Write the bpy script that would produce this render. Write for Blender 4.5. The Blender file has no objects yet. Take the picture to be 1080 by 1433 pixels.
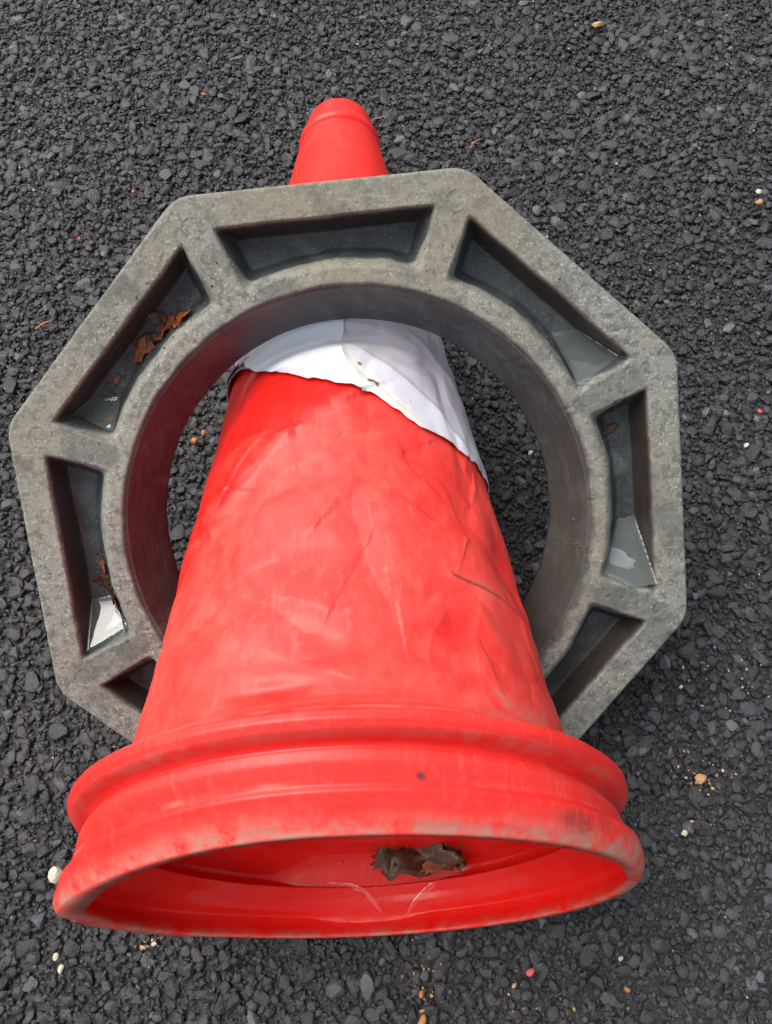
import bpy, math, random
import numpy as np
from mathutils import Matrix, Vector
from mathutils.bvhtree import BVHTree

SC = bpy.context.scene
COL = SC.collection
PI = math.pi

# ------------------------------------------------------------------ camera
cam_d = bpy.data.cameras.new('camera')
cam = bpy.data.objects.new('camera', cam_d)
COL.objects.link(cam)
cam_d.sensor_fit = 'VERTICAL'
cam_d.sensor_height = 36.0
cam_d.lens = 36.0 * 1105.99 / 1433.0
cam_d.clip_start = 0.01
cam_d.clip_end = 200.0
cam.matrix_world = Matrix(((0.9983460, 0.0556158, 0.0145628, 0.0364191),
                           (-0.0466949, 0.9321945, -0.3589332, 0.0408718),
                           (-0.0335376, 0.3576595, 0.9332496, 0.6377448),
                           (0, 0, 0, 1)))
SC.camera = cam

# ------------------------------------------------------------------ sky and sun (overcast)
SUN_EL, SUN_AZ = math.radians(60), math.radians(-55)      # azimuth from +Y towards +X
w = bpy.data.worlds.new('World')
SC.world = w
w.use_nodes = True
nt = w.node_tree
nt.nodes.clear()
wo = nt.nodes.new('ShaderNodeOutputWorld')
bg = nt.nodes.new('ShaderNodeBackground')
sky = nt.nodes.new('ShaderNodeTexSky')
sky.sky_type = 'NISHITA'
sky.sun_disc = False
sky.sun_elevation = SUN_EL
sky.sun_rotation = SUN_AZ
sky.altitude = 50
sky.air_density = 1.2
sky.dust_density = 6.0
sky.ozone_density = 0.6
hs = nt.nodes.new('ShaderNodeHueSaturation')
hs.inputs['Saturation'].default_value = 0.45
nt.links.new(sky.outputs[0], hs.inputs['Color'])
nt.links.new(hs.outputs[0], bg.inputs[0])
bg.inputs[1].default_value = 0.15
nt.links.new(bg.outputs[0], wo.inputs[0])

sd = bpy.data.lights.new('sun', 'SUN')
sd.energy = 1.25
sd.angle = math.radians(50)
sd.color = (1.0, 0.96, 0.9)
sun = bpy.data.objects.new('sun', sd)
COL.objects.link(sun)
dirv = Vector((math.cos(SUN_EL) * math.sin(SUN_AZ), math.cos(SUN_EL) * math.cos(SUN_AZ), math.sin(SUN_EL)))
sun.rotation_euler = dirv.to_track_quat('Z', 'Y').to_euler()

SC.view_settings.view_transform = 'Standard'
SC.view_settings.look = 'None'
SC.view_settings.exposure = 0.52
SC.view_settings.gamma = 1.0
SC.view_settings.use_curve_mapping = False
SC.cycles.max_bounces = 8
SC.cycles.transparent_max_bounces = 12

# ------------------------------------------------------------------ helpers
def tag(o, label=None, cat=None, group=None, kind=None):
    if label: o['label'] = label
    if cat: o['category'] = cat
    if group: o['group'] = group
    if kind: o['kind'] = kind
    return o

def npmesh(name, V, F, mat, parent=None, smooth=True, attrs=None):
    """V (n,3); F (m,k) int array (one face size)"""
    me = bpy.data.meshes.new(name)
    V = np.ascontiguousarray(V, dtype=np.float32)
    F = np.ascontiguousarray(F, dtype=np.int32)
    m, k = F.shape
    me.vertices.add(len(V)); me.vertices.foreach_set('co', V.ravel())
    me.loops.add(m * k); me.loops.foreach_set('vertex_index', F.ravel())
    me.polygons.add(m)
    me.polygons.foreach_set('loop_start', np.arange(0, m * k, k, dtype=np.int32))
    me.polygons.foreach_set('loop_total', np.full(m, k, dtype=np.int32))
    me.polygons.foreach_set('use_smooth', smooth if isinstance(smooth, np.ndarray) else np.full(m, smooth, dtype=bool))
    me.update(calc_edges=True)
    for a, vals in (attrs or {}).items():
        at = me.attributes.new(a, 'FLOAT', 'POINT')
        at.data.foreach_set('value', np.ascontiguousarray(vals, dtype=np.float32).ravel())
    me.materials.append(mat)
    o = bpy.data.objects.new(name, me)
    COL.objects.link(o)
    if parent is not None: o.parent = parent
    return o

def outward(V, F):
    a = V[F[:, 0]]; b = V[F[:, 1]]; c = V[F[:, 2]]
    vol = np.einsum('ij,ij->i', a, np.cross(b, c)).sum()
    if F.shape[1] == 4:
        d_ = V[F[:, 3]]; vol += np.einsum('ij,ij->i', a, np.cross(c, d_)).sum()
    return F if vol > 0 else F[:, ::-1]

def grid_faces(nr, nc, wrap=True, flip=False):
    r = np.arange(nr - 1)[:, None]; c = np.arange(nc if wrap else nc - 1)[None, :]
    c2 = (c + 1) % nc
    a = r * nc + c; b = r * nc + c2; d = (r + 1) * nc + c; e = (r + 1) * nc + c2
    f = np.stack([a, b, e, d], -1).reshape(-1, 4)
    return f[:, ::-1] if flip else f

def empty(name, loc=(0, 0, 0)):
    o = bpy.data.objects.new(name, None)
    o.empty_display_size = 0.02
    COL.objects.link(o); o.location = loc
    return o

def sstep(x, a=0.0, b=1.0):
    t = np.clip((x - a) / (b - a), 0, 1)
    return t * t * (3 - 2 * t)

# value noise on arrays -------------------------------------------------
def hashf(ix, iy, iz, seed):
    h = (ix * 374761393 + iy * 668265263 + iz * 2147483647 + seed * 1274126177) & 0xffffffff
    h = ((h ^ (h >> 13)) * 1274126177) & 0xffffffff
    h = ((h ^ (h >> 15)) * 2246822519) & 0xffffffff
    return ((h ^ (h >> 16)) & 0xffffff) / float(0xffffff)

def vnoise(P, seed=0):
    P = np.asarray(P, dtype=np.float64)
    i = np.floor(P).astype(np.int64); f = P - i
    f = f * f * f * (f * (f * 6 - 15) + 10)
    out = 0
    for dx in (0, 1):
        for dy in (0, 1):
            for dz in (0, 1):
                wgt = (f[..., 0] if dx else 1 - f[..., 0]) * (f[..., 1] if dy else 1 - f[..., 1]) * (f[..., 2] if dz else 1 - f[..., 2])
                out = out + wgt * hashf(i[..., 0] + dx, i[..., 1] + dy, i[..., 2] + dz, seed)
    return out * 2 - 1

def fbm(P, oct=4, seed=0):
    s = 0; a = 1.0; t = 0
    for k in range(oct):
        s = s + a * vnoise(P * (2.0 ** k) + 17.3 * k, seed + k); t += a; a *= 0.5
    return s / t

# ------------------------------------------------------------------ material kit
class NT:
    def __init__(self, name):
        self.m = bpy.data.materials.new(name); self.m.use_nodes = True
        self.t = self.m.node_tree; self.t.nodes.clear()
        self.out = self.t.nodes.new('ShaderNodeOutputMaterial')
        self.p = self.t.nodes.new('ShaderNodeBsdfPrincipled')
        self.t.links.new(self.p.outputs[0], self.out.inputs[0])
        self.tc = self.t.nodes.new('ShaderNodeTexCoord')
    def put(self, sock, v):
        if isinstance(v, bpy.types.NodeSocket): self.t.links.new(v, sock)
        else: sock.default_value = v
    def n(self, typ, **kw):
        nd = self.t.nodes.new(typ)
        for k, v in kw.items(): setattr(nd, k, v)
        return nd
    def noise(self, scale, detail=4, rough=0.55, vec=None, dist=0.0):
        nd = self.n('ShaderNodeTexNoise')
        self.put(nd.inputs['Vector'], vec if vec is not None else self.tc.outputs['Object'])
        nd.inputs['Scale'].default_value = scale; nd.inputs['Detail'].default_value = detail
        nd.inputs['Roughness'].default_value = rough; nd.inputs['Distortion'].default_value = dist
        return nd.outputs[0]
    def vor(self, scale, feature='F1', vec=None, out='Distance', rnd=1.0):
        nd = self.n('ShaderNodeTexVoronoi', feature=feature)
        self.put(nd.inputs['Vector'], vec if vec is not None else self.tc.outputs['Object'])
        nd.inputs['Scale'].default_value = scale
        nd.inputs['Randomness'].default_value = rnd
        return nd.outputs[out]
    def ramp(self, v, stops):
        nd = self.n('ShaderNodeValToRGB')
        el = nd.color_ramp.elements
        while len(el) < len(stops): el.new(0.5)
        for e, (pos, c) in zip(el, stops):
            e.position = pos
            e.color = (c, c, c, 1) if not isinstance(c, tuple) else (*c, 1)
        self.put(nd.inputs[0], v)
        return nd.outputs[0]
    def math(self, op, a, b=0.0, clamp=False):
        nd = self.n('ShaderNodeMath', operation=op, use_clamp=clamp)
        self.put(nd.inputs[0], a); self.put(nd.inputs[1], b)
        return nd.outputs[0]
    def mix(self, f, a, b, mode='MIX'):
        nd = self.n('ShaderNodeMix', data_type='RGBA', blend_type=mode)
        self.put(nd.inputs[0], f)
        self.put(nd.inputs[6], (*a, 1) if isinstance(a, tuple) else a)
        self.put(nd.inputs[7], (*b, 1) if isinstance(b, tuple) else b)
        return nd.outputs[2]
    def attr(self, name):
        return self.n('ShaderNodeAttribute', attribute_name=name).outputs['Fac']
    def mapping(self, scale, rot=(0, 0, 0)):
        nd = self.n('ShaderNodeMapping')
        self.put(nd.inputs[0], self.tc.outputs['Object'])
        nd.inputs['Scale'].default_value = scale; nd.inputs['Rotation'].default_value = rot
        return nd.outputs[0]
    def bump(self, h, strength, dist, normal=None):
        nd = self.n('ShaderNodeBump')
        self.put(nd.inputs['Height'], h)
        nd.inputs['Strength'].default_value = strength; nd.inputs['Distance'].default_value = dist
        if normal is not None: self.put(nd.inputs['Normal'], normal)
        return nd.outputs[0]
    def set(self, **kw):
        for k, v in kw.items():
            s = self.p.inputs[k.replace('_', ' ')]
            if isinstance(v, tuple) and len(v) == 3 and 'Color' in k: v = (*v, 1)
            self.put(s, v)
        return self.m

def mat_asphalt():
    m = NT('asphalt')
    tone = m.attr('tone')
    big = m.noise(3.2, 4)
    fine = m.noise(900, 3)
    c = m.ramp(tone, [(0.0, (0.005, 0.005, 0.006)), (0.45, (0.016, 0.0165, 0.020)), (0.8, (0.040, 0.043, 0.052)), (1.0, (0.105, 0.110, 0.122))])
    dust = m.ramp(m.math('MULTIPLY', big, m.noise(40, 4)), [(0.22, 0.0), (0.42, 1.0)])
    c = m.mix(m.math('MULTIPLY', dust, 0.55), c, (0.062, 0.054, 0.048))
    c = m.mix(m.math('MULTIPLY', m.ramp(fine, [(0.48, 0.0), (0.72, 1.0)]), 0.30), c, (0.075, 0.075, 0.078))
    bed = m.attr('bed')
    c = m.mix(bed, c, m.mix(m.noise(260, 4), (0.006, 0.006, 0.007), (0.034, 0.030, 0.026)))
    rough = m.math('ADD', m.math('MULTIPLY', m.noise(60, 3), 0.42), 0.13)
    nb = m.bump(m.noise(1400, 3, 0.7), 0.8, 0.0007)
    nb = m.bump(m.noise(420, 4, 0.65), 0.7, 0.0016, nb)
    # the far sheet, beyond the modelled chippings, takes its relief from the same kind of stones
    return m.set(Base_Color=c, Roughness=rough, Normal=nb, Specular_IOR_Level=0.62)

def mat_asphalt_far():
    m = NT('asphalt_far')
    v1 = m.vor(130); v2 = m.vor(260)
    col = m.vor(130, out='Color')
    c = m.ramp(m.math('MULTIPLY', col, 1.0), [(0.0, (0.006, 0.006, 0.007)), (1.0, (0.040, 0.041, 0.045))])
    c = m.mix(m.ramp(v1, [(0.45, 0.0), (0.8, 1.0)]), c, (0.007, 0.007, 0.008))
    h = m.math('SUBTRACT', 1.0, m.math('MINIMUM', v1, m.math('MULTIPLY', v2, 1.3)))
    return m.set(Base_Color=c, Roughness=0.65, Specular_IOR_Level=0.35, Normal=m.bump(h, 1.0, 0.012))

def mat_red():
    m = NT('red_plastic')
    dust = m.attr('dust'); dirt = m.attr('dirt')  # dust also carries painted haze and shading
    n1 = m.noise(14, 5, 0.6); n2 = m.noise(120, 5, 0.65)
    st = m.noise(30, 5, 0.6, m.mapping((4, 0.5, 4), (0, 0, 0.5)))
    base = m.mix(n1, (0.76, 0.006, 0.004), (0.83, 0.013, 0.009))
    dm = m.math('MULTIPLY', dust, m.math('ADD', 0.45, m.math('MULTIPLY', n1, 0.9)), True)
    c = m.mix(dm, base, (0.85, 0.056, 0.044))
    scr = m.ramp(st, [(0.55, 0.0), (0.68, 1.0)])
    c = m.mix(m.math('MULTIPLY', m.math('MULTIPLY', scr, dust), 0.10), c, (0.88, 0.26, 0.22))
    sp = m.math('MULTIPLY', m.ramp(n2, [(0.60, 0.0), (0.70, 1.0)]), m.math('ADD', m.math('MULTIPLY', dust, 0.25), 0.0))
    c = m.mix(sp, c, (0.80, 0.26, 0.20))
    dn = m.math('MULTIPLY', dirt, m.ramp(m.noise(75, 6, 0.7), [(0.36, 0.0), (0.62, 1.0)]), True)
    c = m.mix(m.math('MULTIPLY', dn, 0.85), c, (0.34, 0.25, 0.19))
    blk = m.attr('black')
    c = m.mix(m.math('MULTIPLY', blk, m.ramp(m.noise(260, 5, 0.7), [(0.25, 0.0), (0.5, 1.0)]), True), c, (0.07, 0.035, 0.03))
    for rot_, sc_ in (((0.2, 0.1, 0.9), 2.6), ((1.1, 0.5, -0.4), 3.4)):
        sn_ = m.noise(sc_ * 10, 3, 0.5, m.mapping((9, 0.22, 9), rot_), 0.4)
        lin = m.math('MULTIPLY', m.ramp(sn_, [(0.60, 0.0), (0.63, 1.0)]), m.ramp(m.noise(11, 3), [(0.42, 0.0), (0.6, 1.0)]))
        c = m.mix(m.math('MULTIPLY', m.math('MULTIPLY', lin, dust), 0.14), c, (0.90, 0.30, 0.25))
    cell = m.vor(38, 'DISTANCE_TO_EDGE', m.mapping((1.6, 0.6, 1.6), (0.3, 0.7, 0.2)))
    lines = m.math('MULTIPLY', m.ramp(cell, [(0.0, 1.0), (0.012, 0.0)]), m.ramp(m.noise(9, 3), [(0.5, 0.0), (0.62, 1.0)]))
    c = m.mix(m.math('MULTIPLY', m.math('MULTIPLY', lines, dust), 0.0), c, (0.90, 0.34, 0.30))
    sm = m.math('MULTIPLY', m.ramp(m.noise(8, 8, 0.75, None, 0.6), [(0.56, 0.0), (0.70, 1.0)]), m.math('MULTIPLY', dust, 0.28))
    c = m.mix(sm, c, (0.50, 0.22, 0.17))
    pk = m.ramp(m.vor(95), [(0.035, 1.0), (0.06, 0.0)])
    pk = m.math('MULTIPLY', pk, m.ramp(m.noise(21, 2), [(0.58, 0.0), (0.62, 1.0)]))
    c = m.mix(m.math('MULTIPLY', pk, 0.7), c, (0.22, 0.10, 0.07))
    wet = m.attr('wet')
    r = m.math('ADD', m.math('MULTIPLY', dm, 0.22), m.math('ADD', 0.25, m.math('MULTIPLY', n2, 0.14)))
    r = m.math('ADD', r, m.math('MULTIPLY', dn, 0.25))
    r = m.math('MULTIPLY', r, m.math('SUBTRACT', 1.0, m.math('MULTIPLY', wet, 0.65)))
    b = m.bump(n1, 0.25, 0.004)
    b = m.bump(m.noise(420, 4, 0.6), 0.10, 0.0008, b)
    b = m.bump(st, 0.06, 0.0012, b)
    return m.set(Base_Color=c, Roughness=r, Normal=b, Specular_IOR_Level=m.math('SUBTRACT', 0.42, m.math('MULTIPLY', m.attr('inner'), 0.22)),
                 Subsurface_Weight=0.22, Subsurface_Radius=(0.01, 0.002, 0.002), Subsurface_Scale=0.4)

def mat_ring():
    m = NT('recycled_rubber')
    dep = m.attr('pocket'); face = m.attr('face'); mar = m.attr('maroon'); wet = m.attr('wet')
    n1 = m.noise(13, 8, 0.68); n2 = m.noise(190, 5, 0.7); n3 = m.noise(620, 3, 0.7)
    dusty = m.mix(n1, (0.105, 0.116, 0.102), (0.315, 0.318, 0.275))
    dusty = m.mix(m.math('MULTIPLY', m.ramp(n2, [(0.40, 1.0), (0.52, 0.0)]), 0.8), dusty, (0.085, 0.095, 0.085))
    dusty = m.mix(m.math('MULTIPLY', m.ramp(n3, [(0.57, 0.0), (0.65, 1.0)]), 0.7), dusty, (0.50, 0.49, 0.44))
    tan = m.ramp(m.noise(9, 4), [(0.45, 0.0), (0.7, 1.0)])
    dusty = m.mix(m.math('MULTIPLY', tan, 0.6), dusty, (0.225, 0.195, 0.135))
    dk_ = m.ramp(m.noise(27, 6, 0.7), [(0.52, 0.0), (0.62, 1.0)])
    scf = m.ramp(m.noise(36, 4, 0.6, m.mapping((1, 12, 1), (0, 0, 0.6))), [(0.62, 0.0), (0.68, 1.0)])
    dusty = m.mix(m.math('MULTIPLY', scf, 0.35), dusty, (0.42, 0.41, 0.37))
    dusty = m.mix(m.math('MULTIPLY', dk_, 0.60), dusty, (0.085, 0.095, 0.085))
    dusty = m.mix(m.math('MULTIPLY', wet, 0.50), dusty, (0.075, 0.085, 0.075))
    cmb = m.n('ShaderNodeCombineXYZ')
    m.put(cmb.inputs[0], m.math('MULTIPLY', m.attr('rho'), 420.0)); m.put(cmb.inputs[1], m.math('MULTIPLY', m.attr('lz'), 420.0)); m.put(cmb.inputs[2], m.math('MULTIPLY', m.noise(7, 2), 9.0))
    arcs = m.noise(1.0, 5, 0.65, cmb.outputs[0])
    sweep = m.math('ADD', m.math('MULTIPLY', arcs, 0.55), m.math('MULTIPLY', m.noise(20, 6, 0.6, None, 1.5), 0.45))
    rub = m.mix(sweep, (0.016, 0.021, 0.024), (0.062, 0.076, 0.082))
    rub = m.mix(m.math('MULTIPLY', m.ramp(n3, [(0.60, 0.0), (0.68, 1.0)]), 0.55), rub, (0.25, 0.24, 0.21))
    bloom = m.ramp(m.noise(34, 8, 0.72, None, 0.8), [(0.48, 0.0), (0.66, 1.0)])
    rub = m.mix(m.math('MULTIPLY', bloom, 0.55), rub, (0.130, 0.150, 0.150))
    mud = m.ramp(m.noise(52, 7, 0.7), [(0.55, 0.0), (0.64, 1.0)])
    rub = m.mix(m.math('MULTIPLY', mud, 0.55), rub, (0.060, 0.045, 0.030))
    rub = m.mix(m.math('MULTIPLY', mar, m.ramp(m.noise(45, 5, 0.6), [(0.25, 0.35), (0.7, 1.0)]), True), rub, (0.085, 0.026, 0.036))
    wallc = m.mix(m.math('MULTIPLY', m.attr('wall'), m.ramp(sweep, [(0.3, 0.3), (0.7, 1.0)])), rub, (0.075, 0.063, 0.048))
    wallc = m.mix(m.math('MULTIPLY', m.attr('outwall'), 0.85), wallc, m.mix(n2, (0.016, 0.013, 0.011), (0.045, 0.034, 0.028)))  # painted shade on the outer pocket walls
    c = m.mix(face, wallc, dusty)
    r = m.math('SUBTRACT', 0.85, m.math('MULTIPLY', m.math('SUBTRACT', 1.0, face), 0.42))
    r = m.math('SUBTRACT', r, m.math('MULTIPLY', wet, 0.35))
    b = m.bump(n2, 0.35, 0.0014)
    b = m.bump(n3, 0.45, 0.0007, b)
    b = m.bump(m.math('MULTIPLY', arcs, m.math('SUBTRACT', 1.0, face)), 0.5, 0.0008, b)
    return m.set(Base_Color=c, Roughness=r, Normal=b, Specular_IOR_Level=0.42)

def mat_sleeve():
    m = NT('white_sheeting')
    n1 = m.noise(11, 5, 0.6); n2 = m.noise(160, 5, 0.7)
    g = m.attr('grey')
    c = m.mix(n1, (0.76, 0.77, 0.82), (0.66, 0.66, 0.72))
    c = m.mix(m.math('MULTIPLY', g, m.ramp(m.noise(26, 5, 0.6), [(0.3, 0.45), (0.7, 1.0)]), True), c, (0.40, 0.345, 0.40))
    c = m.mix(m.math('MULTIPLY', m.attr('bright'), m.math('SUBTRACT', 1.0, g, True), True), c, (0.71, 0.76, 0.81))
    c = m.mix(m.math('MULTIPLY', m.attr('cream'), 0.8), c, (0.80, 0.77, 0.66))
    c = m.mix(m.math('MULTIPLY', m.ramp(n2, [(0.62, 0.0), (0.75, 1.0)]), 0.4), c, (0.50, 0.45, 0.42))
    c = m.mix(m.attr('spot'), c, (0.20, 0.11, 0.06))
    b = m.bump(m.noise(40, 4), 0.2, 0.002)
    return m.set(Base_Color=c, Roughness=0.38, Normal=b)

def mat_water(name='water_film', tint=(1, 1, 1), pale_mix=0.0):
    m = NT(name)
    m.t.nodes.remove(m.p)
    tr = m.n('ShaderNodeBsdfTransparent'); tr.inputs[0].default_value = (*tint, 1)
    gl = m.n('ShaderNodeBsdfGlossy'); gl.inputs['Roughness'].default_value = 0.015
    gl.inputs['Color'].default_value = (1, 1, 1, 1)
    fr = m.n('ShaderNodeFresnel'); fr.inputs[0].default_value = 1.55
    nb = m.bump(m.noise(55, 2), 0.06, 0.004)
    m.put(fr.inputs['Normal'], nb); m.put(gl.inputs['Normal'], nb)
    df = m.n('ShaderNodeBsdfDiffuse'); df.inputs['Color'].default_value = (0.24, 0.29, 0.27, 1)
    m0 = m.n('ShaderNodeMixShader'); m0.inputs[0].default_value = pale_mix
    m.put(m0.inputs[1], tr.outputs[0]); m.put(m0.inputs[2], df.outputs[0])
    mx = m.n('ShaderNodeMixShader')
    m.put(mx.inputs[0], fr.outputs[0]); m.put(mx.inputs[1], m0.outputs[0]); m.put(mx.inputs[2], gl.outputs[0])
    m.t.links.new(mx.outputs[0], m.out.inputs[0])
    return m.m

def mat_plain(name, c1, c2, rough=0.7, scale=200, bump=0.3):
    m = NT(name)
    n = m.noise(scale, 5, 0.65)
    return m.set(Base_Color=m.mix(n, c1, c2), Roughness=rough, Normal=m.bump(n, bump, 0.001))

M_ASPH = mat_asphalt(); M_FAR = mat_asphalt_far(); M_RED = mat_red(); M_RING = mat_ring(); M_WHITE = mat_sleeve()
M_WATER = mat_water(); M_PALE_WATER = mat_water('pale_water', (1, 1, 1), 0.22)  # second water is paled by a grey-green diffuse share
M_LEAF_O = mat_plain('orange_leaf', (0.42, 0.10, 0.02), (0.16, 0.04, 0.015), 0.55, 150)
M_LEAF_B = mat_plain('brown_leaf', (0.10, 0.035, 0.015), (0.035, 0.015, 0.01), 0.45, 150)
M_LEAF_W = mat_plain('wet_brown_leaf', (0.17, 0.065, 0.022), (0.018, 0.009, 0.006), 0.28, 170, 0.9)
M_GLINT = mat_plain('pale_glint', (0.52, 0.56, 0.60), (0.36, 0.40, 0.44), 0.25, 60)  # pale colour of the added reflection sheets
M_TWIG = mat_plain('dry_twig', (0.42, 0.20, 0.08), (0.20, 0.09, 0.04), 0.7, 250)
M_CREAM = mat_plain('cream_stone', (0.60, 0.56, 0.44), (0.38, 0.34, 0.26), 0.7, 300)
M_TAN = mat_plain('tan_stone', (0.52, 0.31, 0.13), (0.30, 0.17, 0.08), 0.5, 260)
M_ORANGE = mat_plain('orange_stone', (0.52, 0.20, 0.05), (0.30, 0.11, 0.03), 0.5, 260)
M_PINK = mat_plain('red_chip', (0.60, 0.07, 0.06), (0.42, 0.05, 0.05), 0.5, 260)
M_BLUE = mat_plain('blue_chip', (0.05, 0.35, 0.50), (0.04, 0.25, 0.40), 0.4, 260)
M_CRUMB = mat_plain('crumbs', (0.05, 0.03, 0.02), (0.20, 0.12, 0.06), 0.8, 500)
M_GRIT = mat_plain('pale_grit', (0.62, 0.45, 0.22), (0.40, 0.20, 0.08), 0.6, 40)

# ------------------------------------------------------------------ ground
rng = np.random.default_rng(7)

def icos(sub):
    import bmesh
    bm = bmesh.new(); bmesh.ops.create_icosphere(bm, subdivisions=sub, radius=1.0)
    bm.verts.ensure_lookup_table()
    V = np.array([v.co[:] for v in bm.verts]); F = np.array([[v.index for v in f.verts] for f in bm.faces])
    bm.free(); return V, F

def rock_library(V, n, planes, rng, soft=0.0):
    out = []
    for _ in range(n):
        N = rng.normal(size=(planes, 3)); N /= np.linalg.norm(N, axis=1)[:, None]
        h = rng.uniform(0.50, 0.95, planes)
        D = V @ N.T
        r = np.where(D > 1e-3, h[None] / np.maximum(D, 1e-3), 9).min(1)
        r = np.minimum(r, 1.15)
        r = r * (1 + rng.normal(0, 0.012, len(r)))
        out.append(V * r[:, None])
    return np.array(out)

def scatter(n, xr, yr, cell):
    """jittered points, one per cell, so that stones pack without piling up"""
    gx = np.arange(xr[0], xr[1], cell); gy = np.arange(yr[0], yr[1], cell * 0.866)
    X, Y = np.meshgrid(gx, gy); X = X + (np.arange(len(gy))[:, None] % 2) * cell / 2
    P = np.stack([X.ravel(), Y.ravel()], 1)
    P += rng.uniform(-0.38, 0.38, P.shape) * cell
    return P

def stones(P, rad, lib, F, ztop, flat=(0.55, 0.85), stretch=(0.7, 1.35), sink=1.0):
    n = len(P)
    S = lib[rng.integers(0, len(lib), n)]                          # n,v,3
    # random rotation
    q = rng.normal(size=(n, 4)); q /= np.linalg.norm(q, axis=1)[:, None]
    a, b, c, d = q.T
    R = np.stack([1 - 2 * (c * c + d * d), 2 * (b * c - a * d), 2 * (b * d + a * c),
                  2 * (b * c + a * d), 1 - 2 * (b * b + d * d), 2 * (c * d - a * b),
                  2 * (b * d - a * c), 2 * (c * d + a * b), 1 - 2 * (b * b + c * c)], 1).reshape(n, 3, 3)
    S = np.einsum('nij,nvj->nvi', R, S)
    sx = rng.uniform(*stretch, n); fz = rng.uniform(*flat, n)
    S = S * np.stack([sx, 1 / np.sqrt(sx) * np.ones(n), fz], 1)[:, None, :]
    an = rng.uniform(0, 2 * PI, n); ca, sa = np.cos(an), np.sin(an)
    X = S[..., 0] * ca[:, None] - S[..., 1] * sa[:, None]; Y = S[..., 0] * sa[:, None] + S[..., 1] * ca[:, None]
    Z = S[..., 2]
    # rolled surface: flatten the tops a little
    top = Z.max(1)
    r = rad[:, None]
    Zw = Z * r
    Zw = np.where(Zw > 0, np.minimum(Zw, 0.68 * top[:, None] * r + 0.18 * Zw), Zw)
    zt = Zw.max(1)
    V = np.stack([X * r + P[:, :1], Y * r + P[:, 1:2], Zw + (ztop - zt)[:, None]], -1)
    nv = S.shape[1]
    FF = (F[None] + (np.arange(n) * nv)[:, None, None]).reshape(-1, 3)
    tone = np.repeat(np.clip(rng.normal(0.42, 0.24, n), 0, 1), nv)
    return V.reshape(-1, 3), FF, tone

XR, YR = (-0.85, 0.95), (-0.40, 1.30)
v1, f1 = icos(1); v2, f2 = icos(2); v3, f3 = icos(3)
lib1 = rock_library(v1, 90, 8, rng); lib2 = rock_library(v2, 80, 9, rng); lib3 = rock_library(v3, 60, 10, rng)

def zgroup(P, lo, hi):
    return lo + (hi - lo) * rng.beta(3.0, 1.6, len(P))
parts = []
P = scatter(0, XR, YR, 0.021); P = P[(rng.random(len(P)) < 0.32 + 0.4 * (vnoise(np.c_[P * 6, P[:, :1] * 0], 3) > -0.1))]
parts.append(stones(P, rng.uniform(0.0045, 0.0085, len(P)), lib3, f3, zgroup(P, -0.0006, 0.0016)))
big_xy = P
P = scatter(0, XR, YR, 0.0108); P = P[rng.random(len(P)) < 0.85]
parts.append(stones(P, rng.uniform(0.0027, 0.0060, len(P)), lib2, f2, zgroup(P, -0.0036, 0.0010)))
P = scatter(0, XR, YR, 0.0060)
parts.append(stones(P, rng.uniform(0.0019, 0.0034, len(P)), lib1, f1, zgroup(P, -0.0048, -0.0008)))
P = scatter(0, (-0.6, 0.7), (-0.2, 1.1), 0.0042); P = P[rng.random(len(P)) < 0.8]
parts.append(stones(P, rng.uniform(0.0008, 0.0017, len(P)), lib1, f1, zgroup(P, -0.0046, -0.0002)))
# bitumen bed between the stones
nx, ny = 700, 660
gx, gy = np.meshgrid(np.linspace(*XR, nx), np.linspace(*YR, ny))
bz = -0.0055 + 0.0012 * fbm(np.stack([gx * 260, gy * 260, gx * 0], -1), 3, 5)
bed = (np.stack([gx, gy, bz], -1).reshape(-1, 3))
bf = grid_faces(ny, nx, wrap=False)
off_faces_ = lambda L: sum(len(f) for f in L)
Vs, Fs, T, Bd = [], [], [], []; off = 0
for (V, F, t) in parts:
    Vs.append(V); Fs.append(F + off); T.append(t); Bd.append(np.zeros(len(V))); off += len(V)
bt = np.concatenate([bf[:, [0, 1, 2]], bf[:, [0, 2, 3]]]) + off
Vs.append(bed); smooth_ = np.concatenate([np.zeros(off_faces_(Fs), bool), np.ones(len(bt), bool)]); Fs.append(bt); T.append(np.full(len(bed), 0.3)); Bd.append(np.ones(len(bed)))
ground = npmesh('asphalt_ground', np.concatenate(Vs), np.concatenate(Fs), M_ASPH, smooth=smooth_, attrs={'tone': np.concatenate(T), 'bed': np.concatenate(Bd)})
tag(ground, 'dark grey coarse asphalt of tightly packed chippings under the cone', None, None, 'structure')
del Vs, Fs, parts
# the road goes on beyond the modelled chippings (a frame round them)
x0, x1, y0, y1 = XR[0] + 0.004, XR[1] - 0.004, YR[0] + 0.004, YR[1] - 0.004
Bq = 30.0
FV = np.array([(-Bq, -Bq, -.002), (Bq, -Bq, -.002), (Bq, Bq, -.002), (-Bq, Bq, -.002), (x0, y0, -.002), (x1, y0, -.002), (x1, y1, -.002), (x0, y1, -.002)])
FF = np.array([(0, 1, 5, 4), (1, 2, 6, 5), (2, 3, 7, 6), (3, 0, 4, 7)])
far = npmesh('road', FV, FF, M_FAR, smooth=False)
tag(far, 'asphalt road surface continuing beyond the cone', None, None, 'structure')

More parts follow.
